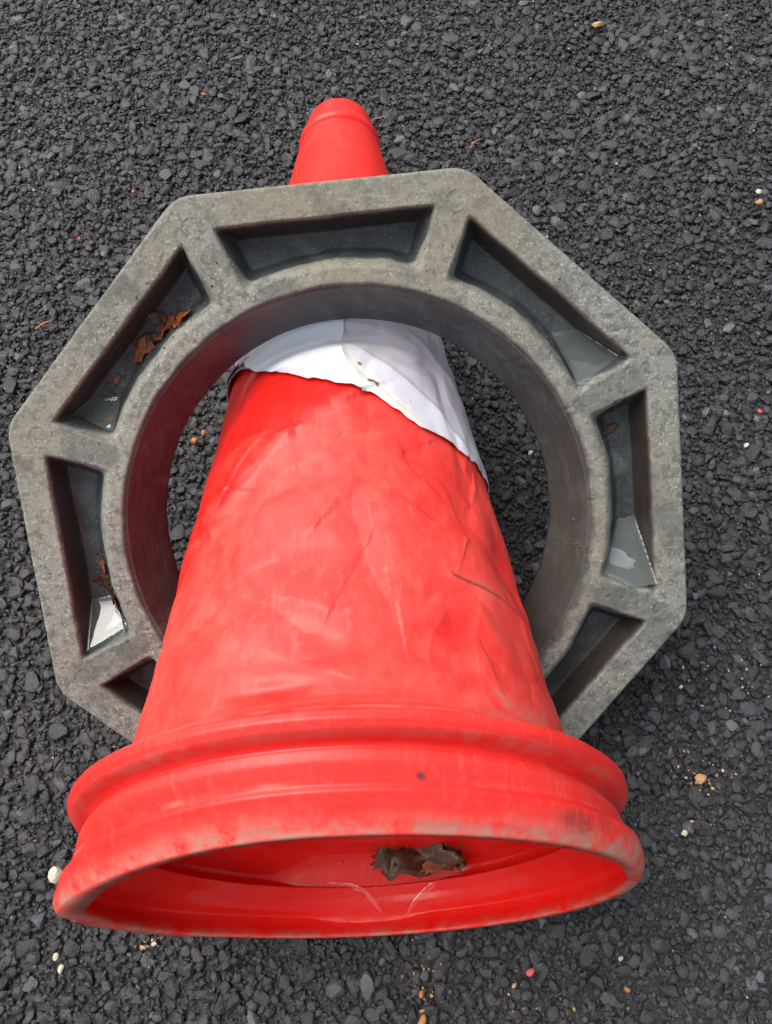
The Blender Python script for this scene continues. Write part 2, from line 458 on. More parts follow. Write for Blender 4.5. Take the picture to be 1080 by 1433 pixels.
# ------------------------------------------------------------------ rubber base ring
RO = np.array([0.0116775, 0.2198824, 0.1485343])
RM = np.array([[0.7409823, 0.6698462, 0.0474471], [-0.5538757, 0.6495875, -0.5208241], [-0.3796931, 0.3596417, 0.8523444]])
def r2w(Pl): return np.asarray(Pl) @ RM.T + RO
def w2r(Pw): return (np.asarray(Pw) - RO) @ RM
HR0, HR1, TH = 0.1535, 0.1325, 0.043          # hole radius at the face and at the back, thickness
AP = 0.2163                                     # apothem of the octagon
PD = 0.0255                                      # pocket depth
def octr(th, ap=AP, rc=0.024):
    a = (np.degrees(th)) % 45; a = np.radians(np.where(a > 22.5, 45 - a, a))     # distance to sector centre
    r = ap / np.cos(a)
    # rounded corner: arc of radius rc
    ac = PI / 8 - a
    Rc = (ap - rc) / math.cos(PI / 8)
    arc = Rc * np.cos(ac) + np.sqrt(np.maximum(rc ** 2 - (Rc * np.sin(ac)) ** 2, 0))
    tcut = (ap - rc) * math.tan(PI / 8)
    return np.where(r * np.sin(a) > tcut, arc, r)
def smin(*xs, k=0.0035):
    e = sum(np.exp(-x / k) for x in xs)
    return -k * np.log(e)
nth = 2160
th = np.linspace(0, 2 * PI, nth, endpoint=False)
ro = octr(th)
tt = np.linspace(0, 1, 118)
rho = HR0 + (ro[None] - HR0) * tt[:, None]
TH2 = np.broadcast_to(th, rho.shape)
a = np.degrees(TH2) % 45; a = np.radians(np.where(a > 22.5, a - 45, a))
sector = (np.floor((np.degrees(TH2) + 22.5) / 45)).astype(int) % 8
# sector centre angles are k*45
d_out = 0.1965 - rho * np.cos(a)
d_side = rho * np.sin(math.radians(19.9) - np.abs(a))
d_in = rho - 0.1640
wob = 0.0007 * fbm(np.stack([rho * np.cos(TH2) * 60, rho * np.sin(TH2) * 60, rho * 0], -1), 3, 3)
d = smin(d_out / 0.0055, d_side / 0.0105, d_in / 0.0165, k=0.14)
d = d + wob / 0.007
prof = sstep(d, -0.02, 1.0)
lz = -PD * prof
lz = lz - 0.0015 * sstep(prof, 0.8, 1) * (1 + fbm(np.stack([rho * np.cos(TH2) * 30, rho * np.sin(TH2) * 30, rho * 0], -1), 3, 9))
# worn face
X = rho * np.cos(TH2); Y = rho * np.sin(TH2)
facew = 1 - sstep(prof, 0.0, 0.10)
lz = lz + facew * (0.0006 * fbm(np.stack([X * 45, Y * 45, X * 0], -1), 4, 21) - 0.0004)
# moulded circles in the face at the corners
for kc in range(8):
    ca_ = math.radians(22.5 + 45 * kc)
    for rr_, rad_ in ((0.2135, 0.0062),):
        dd_ = np.hypot(X - rr_ * math.cos(ca_), Y - rr_ * math.sin(ca_))
        lz = lz + 0.0003 * np.exp(-((dd_ - rad_) / 0.0008) ** 2) - 0.0002 * (dd_ < rad_)
chips = np.maximum(0, fbm(np.stack([X * 210, Y * 210, X * 0], -1), 3, 44) - 0.50) * 0.003 * facew
lz = lz - chips
# soft arrises at the hole and at the outer edge
edge_i = (rho - HR0); edge_o = (ro[None] - rho)
rb_ = 0.0025
lz = lz - np.where(edge_i < rb_, rb_ - np.sqrt(np.maximum(rb_ ** 2 - (rb_ - edge_i) ** 2, 0)), 0)
lz = lz - np.where(edge_o < rb_, rb_ - np.sqrt(np.maximum(rb_ ** 2 - (rb_ - edge_o) ** 2, 0)), 0) * 0.8
rows = [np.stack([X, Y, lz], -1)]
def ringrow(rr, z): return np.stack([rr * np.cos(th), rr * np.sin(th), np.broadcast_to(z, th.shape)], -1)
# outer wall, back, inner wall
outw = []
for q in np.linspace(0, 1, 10)[1:]:
    outw.append(ringrow(ro - 0.003 * q, -rb_ - q * (TH - rb_)))
back = [ringrow(ro - 0.003 - (ro - 0.003 - HR1) * q, -TH) for q in np.linspace(0, 1, 6)[1:-1]]
innw = []
zz = np.linspace(-TH, -rb_, 34)
for z in zz:
    q = -z / TH
    rr = HR1 + 0.0015 + (HR0 - HR1 - 0.0015) * (1 - q) ** 0.9
    if q > 0.93: rr = rr + (q - 0.93) / 0.07 * 0.002
    rr = rr + 0.0005 * fbm(np.stack([np.cos(th) * 6, np.sin(th) * 6, np.full_like(th, z * 120)], -1), 3, 77)
    innw.append(ringrow(rr, z))
ALL = np.concatenate([rows[0], np.array(outw), np.array(back), np.array(innw)], 0)
nr = ALL.shape[0]
V = ALL.reshape(-1, 3)
F = grid_faces(nr, nth, wrap=True)
last = (nr - 1) * nth + np.arange(nth); first = np.arange(nth)
F = np.concatenate([F, np.stack([last, np.roll(last, -1), np.roll(first, -1), first], 1)])
F = outward(V, F)
n0 = rows[0].shape[0]; n1_ = len(outw) + len(back)
fa = np.zeros((nr, nth)); po = np.zeros((nr, nth)); wa = np.zeros((nr, nth)); mr = np.zeros((nr, nth)); wt = np.zeros((nr, nth))
nz_ = fbm(np.stack([X * 80, Y * 80, X * 0], -1), 3, 31)
fa[:n0] = np.clip(1 - sstep(prof + 0.05 * nz_ - 0.35 * sstep(d_out / 0.008 - d_in / 0.015, 0, 3), 0.015, 0.22), 0, 1)
fa[:n0] *= sstep(edge_i + 0.002 * nz_, 0.0, 0.004)
fa[n0:n0 + n1_] = 0.6
po[:n0] = prof
thd = np.degrees(th) % 360
def bump_ang(c, wdt):
    dd = np.abs((thd - c + 180) % 360 - 180); return np.clip(1 - dd / wdt, 0, 1) ** 0.7
wa[n0 + n1_:] = 0.12 + 0.75 * bump_ang(25, 70)[None]  # right side of the hole wall painted paler, as lit
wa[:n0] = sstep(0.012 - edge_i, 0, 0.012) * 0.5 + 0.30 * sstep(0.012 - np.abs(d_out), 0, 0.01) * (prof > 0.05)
mar = 0.6 * bump_ang(193, 62)
mr[n0 + n1_:] = mar[None] * 1.0
mr[:n0] = mar[None] * sstep(0.006 - edge_i, 0, 0.004)
mr[:n0] += 0.5 * sstep(0.010 - np.abs(d_out - 0.004), 0, 0.008) * (prof > 0.03) * bump_ang(180, 70)
# damp ribs: between the right-hand pockets, and at the left corners
def wetblob(ang, r_, sx, sy):
    c_, s_ = math.cos(math.radians(ang)), math.sin(math.radians(ang))
    u = X * c_ + Y * s_ - r_; v_ = -X * s_ + Y * c_
    dd = (np.abs(u / sx) ** 3 + np.abs(v_ / sy) ** 3) ** (1 / 3) + 0.35 * nz_
    return 1 - sstep(dd, 0.85, 1.05)
wt[:n0] = np.clip(wetblob(67.5, 0.186, 0.024, 0.010) + wetblob(22.0, 0.198, 0.032, 0.010) + wetblob(18, 0.214, 0.018, 0.012)
                  + wetblob(-157.5, 0.180, 0.020, 0.009) + wetblob(-114, 0.192, 0.030, 0.011) + 0.7 * wetblob(-153, 0.190, 0.012, 0.006), 0, 1)
ow = np.zeros((nr, nth)); ow[:n0] = sstep(0.0065 - d_out, 0, 0.003) * sstep(prof, 0.02, 0.12)  # outer pocket walls darkened to paint in their shade
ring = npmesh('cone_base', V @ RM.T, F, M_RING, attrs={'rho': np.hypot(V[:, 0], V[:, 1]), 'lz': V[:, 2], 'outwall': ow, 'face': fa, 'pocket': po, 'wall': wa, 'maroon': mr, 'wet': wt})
ring.location = tuple(RO)
tag(ring, 'grey octagonal rubber cone base with moulded pockets, slipped up round the red cone', 'cone base')

# raised moulded studs on the face (bosses seen at corners)
# ------------------------------------------------------------------ cone
AL = -0.1563731
CB = np.array([0, 0, 0.1460538])
CA = np.array([0, math.cos(AL), math.sin(AL)])
RB, RT, CL = 0.1406, 0.0321, 0.70
K = (RT - RB) / CL
prof_s = np.array([-0.0022, 0.0000, 0.0030, 0.0080, 0.0130, 0.0165, 0.0200, 0.0255, 0.0305, 0.0325, 0.0335, 0.0350, 0.0385, 0.0425, 0.0460, 0.0500, 0.0540, 0.0580, 0.0640])
prof_r = np.array([0.1605, 0.1622, 0.1640, 0.1646, 0.1636, 0.1590, 0.1572, 0.1548, 0.1505, 0.1485, 0.1535, 0.1592, 0.1616, 0.1606, 0.1560, 0.1460, 0.1385, 0.1335, RB + K * 0.0640])
def R_of(s):
    body = RB + K * s
    tipd = CL - s
    body = body - np.where(tipd < 0.008, 0.008 - np.sqrt(np.maximum(0.008 ** 2 - (0.008 - np.minimum(tipd, 0.008)) ** 2, 0)), 0)
    body = body - 0.0042 * np.exp(-((s - 0.655) / 0.0022) ** 2) + 0.0018 * np.exp(-((s - 0.6635) / 0.004) ** 2) - 0.0012 * sstep(s, 0.667, 0.670)
    return np.where(s < 0.064, np.interp(s, prof_s, prof_r), body)
def seg_dist(S, A_, pts):
    """distance (m) on the unrolled surface to a polyline of (s, theta deg); also signed side"""
    best = np.full(S.shape, 9.0); side = np.zeros(S.shape)
    for (s0, t0), (s1, t1) in zip(pts[:-1], pts[1:]):
        r_ = RB + K * 0.5 * (s0 + s1)
        ax, ay = s0, math.radians(t0) * r_; bx, by = s1, math.radians(t1) * r_
        px, py = S, A_ * r_
        dx, dy = bx - ax, by - ay; L2 = dx * dx + dy * dy
        t = np.clip(((px - ax) * dx + (py - ay) * dy) / L2, 0, 1)
        dd = np.hypot(px - ax - t * dx, py - ay - t * dy)
        sg = np.sign((px - ax) * dy - (py - ay) * dx)
        m_ = dd < best
        best = np.where(m_, dd, best); side = np.where(m_, sg, side)
    return best, side
CR_A = [(0.1889, 133.2), (0.1609, 121.2), (0.1327, 107.2), (0.1177, 99.3), (0.1066, 90.3), (0.1036, 79.7), (0.102, 69.0), (0.0927, 56.2), (0.0743, 50.4)]
CR_B = [(0.140, 112), (0.1327, 107.2), (0.1103, 95.6)]
CR_C = [(0.2741, 86.4), (0.2542, 104.6), (0.2157, 124.2), (0.1948, 143.9)]
CR_D = [(0.2700, 90), (0.2300, 84), (0.1800, 76), (0.1300, 74)]
CR_E = [(0.2100, 40), (0.1905, 45), (0.1776, 34), (0.160, 22)]
CR_F = [(0.1776, 118), (0.162, 122), (0.1489, 135)]
CR_G = [(0.165, 128), (0.150, 118), (0.157, 104), (0.170, 98)]
CR_H = [(0.100, 128), (0.112, 112), (0.096, 100), (0.085, 92)]
CR_I = [(0.215, 118), (0.205, 100), (0.215, 84), (0.200, 72)]
CRACK = [(0.1491, 56.2), (0.1468, 51.5), (0.145, 45.0), (0.143, 37.1), (0.1405, 30.6), (0.1347, 23.8)]
def dent(S, A_, s, t, rs, rt_, depth):
    r_ = RB + K * s
    return -depth * np.exp(-(((S - s) / rs) ** 2 + (((A_ - math.radians(t)) * r_) / rt_) ** 2))
def relief(S, A_):
    """radial displacement of the battered body, A_ in (-90, 270) deg as radians"""
    h = np.zeros_like(S)
    up = sstep(np.sin(A_), -0.5, 0.2)
    bodyw = sstep(S, 0.060, 0.10) * (1 - sstep(S, 0.50, 0.60))
    C3 = np.stack([np.cos(A_) * 0.13, S, np.sin(A_) * 0.13], -1)
    h += 0.0019 * fbm(C3 * 14, 3, 2) * bodyw
    h += 0.0007 * fbm(C3 * 45, 3, 12) * bodyw
    # ridged folds
    rn = 1 - np.abs(fbm(C3 * 17 + 3.1, 2, 8))
    h += -0.0014 * np.clip(rn - 0.78, 0, 1) / 0.22 * bodyw
    for pts, amp, wd, plateau in ((CR_A, 0.0006, 0.006, 0.0012), (CR_B, 0.0009, 0.005, 0.0), (CR_C, -0.0008, 0.006, -0.0016), (CR_D, 0.0004, 0.006, 0.0007), (CR_E, 0.0012, 0.006, 0.0012), (CR_F, 0.0009, 0.005, 0.0006), (CR_G, 0.0008, 0.004, 0.0007), (CR_H, -0.0007, 0.005, 0.0007), (CR_I, 0.0006, 0.005, -0.0007)):
        dd, sg = seg_dist(S, A_, pts)
        h += -amp * np.exp(-dd / wd) * bodyw - plateau * np.tanh(sg * dd / 0.0055) * np.exp(-(dd / 0.028) ** 2) * bodyw
    rr_ = np.random.default_rng(12)
    for _ in range(34):
        s0, t0 = rr_.uniform(0.07, 0.26), rr_.uniform(20, 160); L0 = rr_.uniform(0.012, 0.042); an = rr_.uniform(0, PI)
        mid = (s0 + 0.5 * L0 * math.cos(an) + rr_.normal(0, 0.002), t0 + math.degrees(0.5 * L0 * math.sin(an) / 0.12) + rr_.normal(0, 1))
        end = (s0 + L0 * math.cos(an), t0 + math.degrees(L0 * math.sin(an) / 0.12))
        m_ = (np.abs(S - s0) < 0.06) & (np.abs(A_ - math.radians(t0)) < 0.55)
        if not m_.any(): continue
        dd, sg = seg_dist(S[m_], A_[m_], [(s0, t0), mid, end])
        am = rr_.uniform(0.0003, 0.0009) * rr_.choice([-1, 1]); pl = rr_.uniform(-0.0006, 0.0006)
        h[m_] += (am * np.exp(-dd / 0.0024) + pl * np.tanh(sg * dd / 0.003) * np.exp(-(dd / 0.012) ** 2)) * bodyw[m_]
    dd, sg = seg_dist(S, A_, CRACK)
    h += -0.0022 * np.exp(-(dd / 0.0013) ** 2) + 0.0016 * np.exp(-(dd / 0.007) ** 2) * (sg > 0)
    h += dent(S, A_, 0.073, 103, 0.007, 0.022, 0.0030)
    h += dent(S, A_, 0.1148, 58, 0.014, 0.017, 0.0035)
    h += dent(S, A_, 0.178, 28, 0.020, 0.014, 0.0035)
    h += dent(S, A_, 0.155, 100, 0.03, 0.03, 0.003)
    h += dent(S, A_, 0.1104, 116, 0.02, 0.03, -0.002)
    h += dent(S, A_, 0.19, 70, 0.03, 0.03, -0.002)
    # rim waviness
    rimw = 1 - sstep(S, 0.03, 0.07)
    h += rimw * 0.0012 * fbm(np.stack([np.cos(A_) * 2.2, np.sin(A_) * 2.2, S * 14], -1), 3, 55)
    return h
def cone_pts(S, A_, off=0.0, rel=True, clampit=True):
    R = R_of(S) + (relief(S, A_) if rel else 0) + off
    wt_ = 1 - sstep(S, 0.045, 0.11)
    al2 = AL - 0.1124 * wt_
    ax = np.interp(S, [0, 0.02, 0.036, 0.06, 0.10], [0.995, 0.985, 0.977, 1.0, 1.0])
    bz_ = np.interp(S, [0, 0.02, 0.036, 0.06], [0.850, 0.920, 0.995, 1.0])
    # crushed left end of the lip: pulled to a blunt point lower down
    lip = 1 - sstep(S, 0.004, 0.032)
    sn = np.sin(A_)
    pw = (0.04 + 0.66 * sstep(sn, -0.3, 0.3)) * sstep(-np.cos(A_), -0.35, 0.95) * lip
    ex = R * np.cos(A_) * ax; ez = R * np.sign(sn) * np.abs(sn) ** (1 + pw) * bz_
    px_ = ex
    py_ = CA[1] * S - ez * np.sin(al2)
    pz_ = CB[2] - 0.008 * lip + CA[2] * S + ez * np.cos(al2)
    P = np.stack([px_, py_, pz_], -1)
    lf = sstep(-np.cos(A_), 0.45, 1.0)
    P[..., 1] -= 0.0015 * lip * lf
    P[..., 0] += -0.0105 * lip * lf
    P[..., 2] += 0.0 * lip
    if clampit: P = clamp(P, S, A_, off)
    return P
def clamp(P, S, A_, off):
    # rests on the near part of the base ring and on the road; pressed down by its far part
    Q = w2r(P.reshape(-1, 3)).reshape(P.shape)
    rho_ = np.hypot(Q[..., 0], Q[..., 1])
    near = (P[..., 1] < 0.21) & (np.sin(A_) < 0.25)
    # height of the ring's face above this x, y, with a ramp into the hole
    x_, y_ = P[..., 0], P[..., 1]
    n = RM[:, 2]
    zf = RO[2] - (n[0] * (x_ - RO[0]) + n[1] * (y_ - RO[1])) / n[2]
    u = rho_
    wgt = sstep(u, HR1 - 0.020, HR0 + 0.002) * (1 - sstep(u, 0.2345, 0.252))
    target = np.maximum(0.0035 + 0 * zf, (zf + 0.0035) * wgt) + np.where(off < 0, 0.0042, 0.0)
    lift = np.where(near, 0.003 * np.logaddexp(0, (target - P[..., 2]) / 0.003) * (wgt > 0.0) * sstep(wgt, 0, 0.3), 0)
    lift = lift * sstep(-np.sin(A_), -0.25, 0.0)
    P[..., 2] += lift + np.where(near, off * 0, 0)
    fl = 0.0022 + (off < 0) * 0.0042
    kk = 0.0022
    P[..., 2] = fl + kk * np.logaddexp(0, (P[..., 2] - fl) / kk)
    # far part: keep below the ring's back
    zb = RO[2] - (n[0] * (x_ - RO[0]) + n[1] * (y_ - RO[1])) / n[2] - TH / n[2]
    wf = sstep(rho_, HR1 - 0.015, HR1 + 0.001) * (1 - sstep(rho_, AP + 0.0, AP + 0.03)) * (P[..., 1] > 0.25)
    over = np.maximum(0, P[..., 2] - (zb - 0.0075 + np.clip(off, -0.004, 0.006))) * wf
    P[..., 2] -= over
    return P
nA = 1000
A1 = np.radians(np.linspace(-90, 270, nA, endpoint=False))
s_out = np.concatenate([np.array([-0.0022, -0.0015, 0.0, 0.0015]), np.arange(0.003, 0.064, 0.0008), np.arange(0.064, 0.13, 0.0013), np.arange(0.13, 0.155, 0.0007), np.arange(0.155, 0.36, 0.0014), np.arange(0.36, 0.64, 0.004), np.arange(0.64, 0.694, 0.001), np.arange(0.694, 0.7001, 0.0006)])
s_in = np.concatenate([np.array([-0.0018]), np.arange(0.0, 0.064, 0.0010), np.arange(0.064, 0.20, 0.003), np.arange(0.20, 0.69, 0.01)])[::-1]
TK = 0.0042
def gridSA(sarr): return np.meshgrid(sarr, A1, indexing='ij')
So, Ao = gridSA(s_out); Po = cone_pts(So, Ao)
Si, Ai = gridSA(s_in)
tk = TK * sstep(Si, -0.006, 0.004)
Pi = cone_pts(np.maximum(Si, -0.0022), Ai, off=-TK - (0.0035 + 0.0085 * sstep(-np.cos(Ai), 0.6, 1.0)) * (1 - sstep(Si, 0.000, 0.014)))
# keep the inner skin clear of the outer one where the wall was pressed flat
import bmesh
cone_e = empty('traffic_cone', (0, 0, 0))
PALL = np.concatenate([Pi, Po], 0)
nr = PALL.shape[0]
V = PALL.reshape(-1, 3)
F = grid_faces(nr, nA, wrap=True)
# close tip (outer end) with a centre vertex
tipc = Po[-1].mean(0); V = np.vstack([V, tipc])
dust = np.zeros((nr, nA)); dirt = np.zeros((nr, nA)); blk = np.zeros((nr, nA)); wet = np.zeros((nr, nA))
ni = len(s_in)
C3 = np.stack([np.cos(Ao) * 0.13, So, np.sin(Ao) * 0.13], -1)
nn = fbm(C3 * 30, 4, 60)
upf = sstep(np.sin(Ao), -0.1, 0.5)
dc, sg = seg_dist(So, Ao, [(0.30, 80)] + CR_C + [(0.17, 165)])
dust_haze = 0.86 * upf  # dust on the upper side, with sky haze painted into it
clean = ((sg < 0) | (sg > 0))
# left of the diagonal fold and just under the sheeting the plastic is clean
cleanw = np.where(np.degrees(Ao) > 60, sstep(So - (0.275 - 0.0016 * (np.degrees(Ao) - 86)), -0.004, 0.010), sstep(So, 0.262, 0.275))
dust_haze = dust_haze * (1 - 0.9 * cleanw * (So < 0.45))
dust_haze = dust_haze * (1 - 0.75 * sstep(So, 0.40, 0.45))
tip_d = sstep(So, 0.5, 0.6)
dust_haze = dust_haze + 0.15 * tip_d * upf
# redder patches, mostly at the dents
for (s_, t_, a_, b_, k_) in ((0.178, 28, 0.022, 0.014, 0.8), (0.1148, 58, 0.013, 0.016, 0.6), (0.070, 103, 0.008, 0.022, 0.6), (0.143, 28, 0.012, 0.010, 0.7), (0.20, 55, 0.02, 0.02, 0.3), (0.235, 148, 0.05, 0.022, 0.7), (0.088, 30, 0.012, 0.02, 0.4)):
    r_ = RB + K * s_
    dust_haze = dust_haze * (1 - k_ * np.exp(-(((So - s_) / a_) ** 2 + (((Ao - math.radians(t_)) * r_) / b_) ** 2) ** 1.5 * 1.0))
groove = np.exp(-((So - 0.0330) / 0.0016) ** 2)
bl = fbm(np.stack([C3[..., 0] * 22, C3[..., 1] * 22, C3[..., 2] * 22], -1) + 0.8 * fbm(C3 * 40, 2, 5)[..., None], 3, 91)  # blotches in the dust paint the shading contrast of the crumples
dust_haze = dust_haze * (1 - 0.16 * sstep(bl, 0.02, 0.16) * (So > 0.058)) 
dust_haze = dust_haze * (0.80 + 0.20 * sstep(fbm(C3 * 9, 2, 17), -0.3, 0.3))
dust_haze = dust_haze * (1 - 0.9 * groove)  # flange's shade in the groove painted as a deep red line
dust_haze = dust_haze * (1 - 0.35 * np.exp(-((So - 0.0165) / 0.0010) ** 2))
dust_haze = dust_haze * np.where(So < 0.055, 0.62 + 0.3 * np.exp(-((So - 0.026) / 0.006) ** 2), 1.0)  # band that faces the light painted paler than the rim and flange
dust[ni:] = np.clip(dust_haze, 0, 1)
dust[:ni] = 0.02
crest = np.exp(-((So - 0.047) / 0.0035) ** 2)
adeg = np.degrees(Ao)
di = 1.0 * crest * sstep(adeg, 35, 65) * (1 - sstep(adeg, 115, 150)) + 0.35 * np.exp(-((So - 0.0345) / 0.0012) ** 2)
di += 0.9 * np.exp(-((So - 0.0060) / 0.006) ** 2) * (1 - sstep(adeg, 8, 46)) * sstep(adeg, -60, -30)
di += 1.0 * np.exp(-((So + 0.001) / 0.0035) ** 2) + 0.25 * np.exp(-((So - 0.004) / 0.004) ** 2)
di += 0.6 * np.exp(-((So - 0.0175) / 0.0010) ** 2) * sstep(nn, -0.2, 0.3)
di += 0.5 * np.exp(-((So - 0.0285) / 0.005) ** 2) * np.exp(-((adeg - 25) / 16) ** 2)
di += 0.35 * sstep(0.10 - So, 0, 0.03) * (So > 0.055) * np.exp(-((adeg - 45) / 14) ** 2)
di += 0.12 * upf * (So < 0.26) * (So > 0.05)
di += 0.3 * np.exp(-(np.minimum(seg_dist(So, Ao, CRACK)[0], 1) / 0.004) ** 2)
dirt[ni:] = np.clip(di + 0.2 * nn * (di > 0.1), 0, 1)
dirt[:ni] = 0.06 + 0.55 * np.exp(-((Si - 0.034) / 0.0012) ** 2) + 0.8 * np.exp(-((Si + 0.001) / 0.003) ** 2)
dk, _ = seg_dist(So, Ao, CRACK)
blk[ni:] = 0.0 + 0.9 * np.exp(-(dk / 0.0013) ** 2)
def blot(s_, t_, a_, b_): 
    r_ = 0.16
    return np.exp(-((((So - s_) / a_) ** 2 + (((Ao - math.radians(t_)) * r_) / b_) ** 2) ** 2))
blk[ni:] += 0.55 * blot(0.007, 46, 0.005, 0.014) + 0.9 * blot(0.0195, 75, 0.002, 0.0028) + 0.3 * blot(0.010, 38, 0.006, 0.006)
blk[:ni] = 0.0
inr = np.zeros((nr, nA)); inr[:ni] = 1.0
wet[:ni] = 1.0
wet[ni:] = 0.5 * (1 - upf)
ex_ = lambda arr: np.append(arr.ravel(), 0.0)
tri = None
me_F = F
me_F = outward(V, me_F)
cone_attrs = {'dust': ex_(dust), 'dirt': ex_(dirt), 'black': ex_(blk), 'wet': ex_(wet), 'inner': ex_(inr)}
full_n = None
cone = npmesh('cone_whole', V, me_F, M_RED, None, attrs={'dust': ex_(dust), 'dirt': ex_(dirt), 'black': ex_(blk), 'wet': ex_(wet), 'inner': ex_(inr)})
# the tip's end and the inner end cap as fans, then the shell is cut into its parts along its grooves
cone_vn = np.empty(len(V) * 3, np.float32); cone.data.vertices.foreach_get('normal', cone_vn); cone_vn = cone_vn.reshape(-1, 3)
cone_vn[-1] = CA
flipped = not np.array_equal(me_F[0], grid_faces(nr, nA, wrap=True)[0])
topi = (nr - 1) * nA + np.arange(nA)
cap = np.stack([topi, np.roll(topi, -1), np.full(nA, len(V) - 1), np.full(nA, len(V) - 1)], 1)
rowS = np.concatenate([s_in, s_out]); face_row = np.repeat(np.arange(nr - 1), nA)
sm_ = 0.5 * (rowS[:-1] + rowS[1:])[face_row]; isout = face_row >= ni
sel = {'rim': sm_ < 0.0168, 'retaining_flange': isout & (sm_ >= 0.0168) & (sm_ < 0.0535), 'cone_tip': isout & (sm_ > 0.655)}
sel['cone_body'] = ~(sel['rim'] | sel['retaining_flange'] | sel['cone_tip'])
for nm_, m_ in sel.items():
    Fq = me_F[m_]
    used = np.unique(Fq); 
    if nm_ == 'cone_tip': used = np.append(used, len(V) - 1)
    rm_ = -np.ones(len(V), int); rm_[used] = np.arange(len(used))
    o = npmesh(nm_, V[used], rm_[Fq], M_RED, cone_e, attrs={k: v_[used] for k, v_ in cone_attrs.items()})
    if nm_ == 'cone_tip':
        bm = bmesh.new(); bm.from_mesh(o.data); bm.verts.ensure_lookup_table()
        tp = [bm.verts[int(rm_[q])] for q in topi]; cv = bm.verts[len(used) - 1]
        for i in range(nA):
            pr_ = (tp[i], tp[(i + 1) % nA], cv)
            f = bm.faces.new(pr_ if not flipped else pr_[::-1]); f.smooth = True
        bm.to_mesh(o.data); bm.free()
    o.data.normals_split_custom_set_from_vertices([tuple(q) for q in cone_vn[used].tolist()])
tag(cone_e, 'battered red plastic traffic cone lying on its side, open mouth in front', 'traffic cone')

# ---- white reflective sleeve
def sheet(name, srange_fn, t0, t1, off0, mat, parent, ns=90, ntt=260, thick=0.0006, lift=None, attr_fn=None, label=None):
    tt_ = np.linspace(t0, t1, ntt)
    lo, hi = srange_fn(tt_)
    q = np.linspace(0, 1, ns)
    S = lo[None] + (hi - lo)[None] * q[:, None]; A_ = np.radians(np.broadcast_to(tt_, S.shape))
    ob = off0 + (lift(S, np.degrees(A_), q[:, None] + 0 * S) if lift else 0)
    top = cone_pts(S, A_, off=ob + thick, clampit=True)
    bot = cone_pts(S, A_, off=ob, clampit=True)
    n = ns * ntt
    V = np.concatenate([top.reshape(-1, 3), bot.reshape(-1, 3)])
    f = grid_faces(ns, ntt, wrap=False)
    F = [f, f[:, ::-1] + n]
    # rim
    loop = np.concatenate([np.arange(ntt), np.arange(1, ns) * ntt + ntt - 1, (ns - 1) * ntt + np.arange(ntt - 2, -1, -1), np.arange(ns - 2, 0, -1) * ntt])
    nl = np.roll(loop, -1)
    F.append(np.stack([loop, nl, nl + n, loop + n], 1)[:, ::-1])
    at = attr_fn(S, np.degrees(A_)) if attr_fn else {}
    full = {k: np.concatenate([v_.ravel(), v_.ravel()]) for k, v_ in at.items()}
    for k in ('grey', 'cream', 'spot', 'bright'):
        if k not in full: full[k] = np.zeros(2 * n)
    o = npmesh(name, V, np.concatenate(F), mat, parent, attrs=full)
    if label: o['label'] = label
    return o
E_T = np.array([-60, 0, 21.2, 35.9, 45.6, 58.7, 65.2, 75.6, 89.0, 100.5, 118.6, 130, 140, 156.4, 175, 240])
E_S = np.array([0.255, 0.2565, 0.2544, 0.2514, 0.256, 0.2574, 0.2662, 0.2804, 0.2874, 0.2972, 0.3143, 0.327, 0.336, 0.340, 0.345, 0.345])
def lower(t):
    s = np.interp(t, E_T, E_S)
    s = s + 0.0009 * vnoise(np.stack([t * 0.35, t * 0, t * 0], -1), 4) 
    return s
def sleeve_attr(S, T):
    g = 0.55 + 0.45 * sstep(72 - T + (S - 0.30) * 350, 0, 30)
    g = np.clip(g * (0.35 + 0.65 * sstep(S, 0.262, 0.31)), 0, 1)
    cr = np.exp(-((S - (0.2773 + 0.00185 * (T - 67.9))) / 0.007) ** 2) * sstep(T, 50, 62) * (1 - sstep(T, 82, 88))
    r_ = 0.1
    sp = np.zeros_like(S)
    for (s_, t_, a_) in ((0.306, 79.6, 0.0016), (0.2903, 75.8, 0.0022), (0.2893, 73.8, 0.0020), (0.28, 60, 0.0008), (0.32, 55, 0.0007)):
        dd = np.hypot(S - s_, np.radians(T - t_) * r_ * 0.8)
        sp = np.maximum(sp, 1 - sstep(dd + 0.0006 * vnoise(np.stack([S * 900, T * 3, S * 0], -1), 5), a_ * 0.8, a_ * 1.1))
    return {'grey': g, 'cream': cr, 'spot': sp}
def sleeve_lift(S, T, q):
    rn = fbm(np.stack([T * 0.05, S * 22, S * 0], -1), 3, 71)
    l = 0.0008 + 0.0020 * rn * (1 - sstep(q, 0.7, 1))
    # folds
    for pts, wd, am in (([(0.3435, 85.9), (0.3169, 86.1), (0.2967, 80.9), (0.282, 71)], 0.004, 0.0012),
                        ([(0.330, 85), (0.305, 66), (0.285, 50), (0.262, 38)], 0.005, 0.0014),
                        ([(0.36, 62), (0.3379, 42.8), (0.3206, 29.5)], 0.005, 0.0016)):
        dd, sg = seg_dist(S, np.radians(T), pts)
        l = l + am * np.exp(-dd / wd) + 0.0006 * np.tanh(dd * sg / 0.002) * np.exp(-dd / 0.02)
    l = l + 0.0016 * np.exp(-q / 0.06) * sstep(T, 20, 60)
    return np.maximum(l, 0.0004)
sleeve = sheet('reflective_sleeve', lambda t: (lower(t), np.full_like(t, 0.455)), -60, 240, 0.0006, M_WHITE, cone_e, ns=160, ntt=520, lift=sleeve_lift, attr_fn=sleeve_attr,
               label='torn grimy white reflective sleeve')
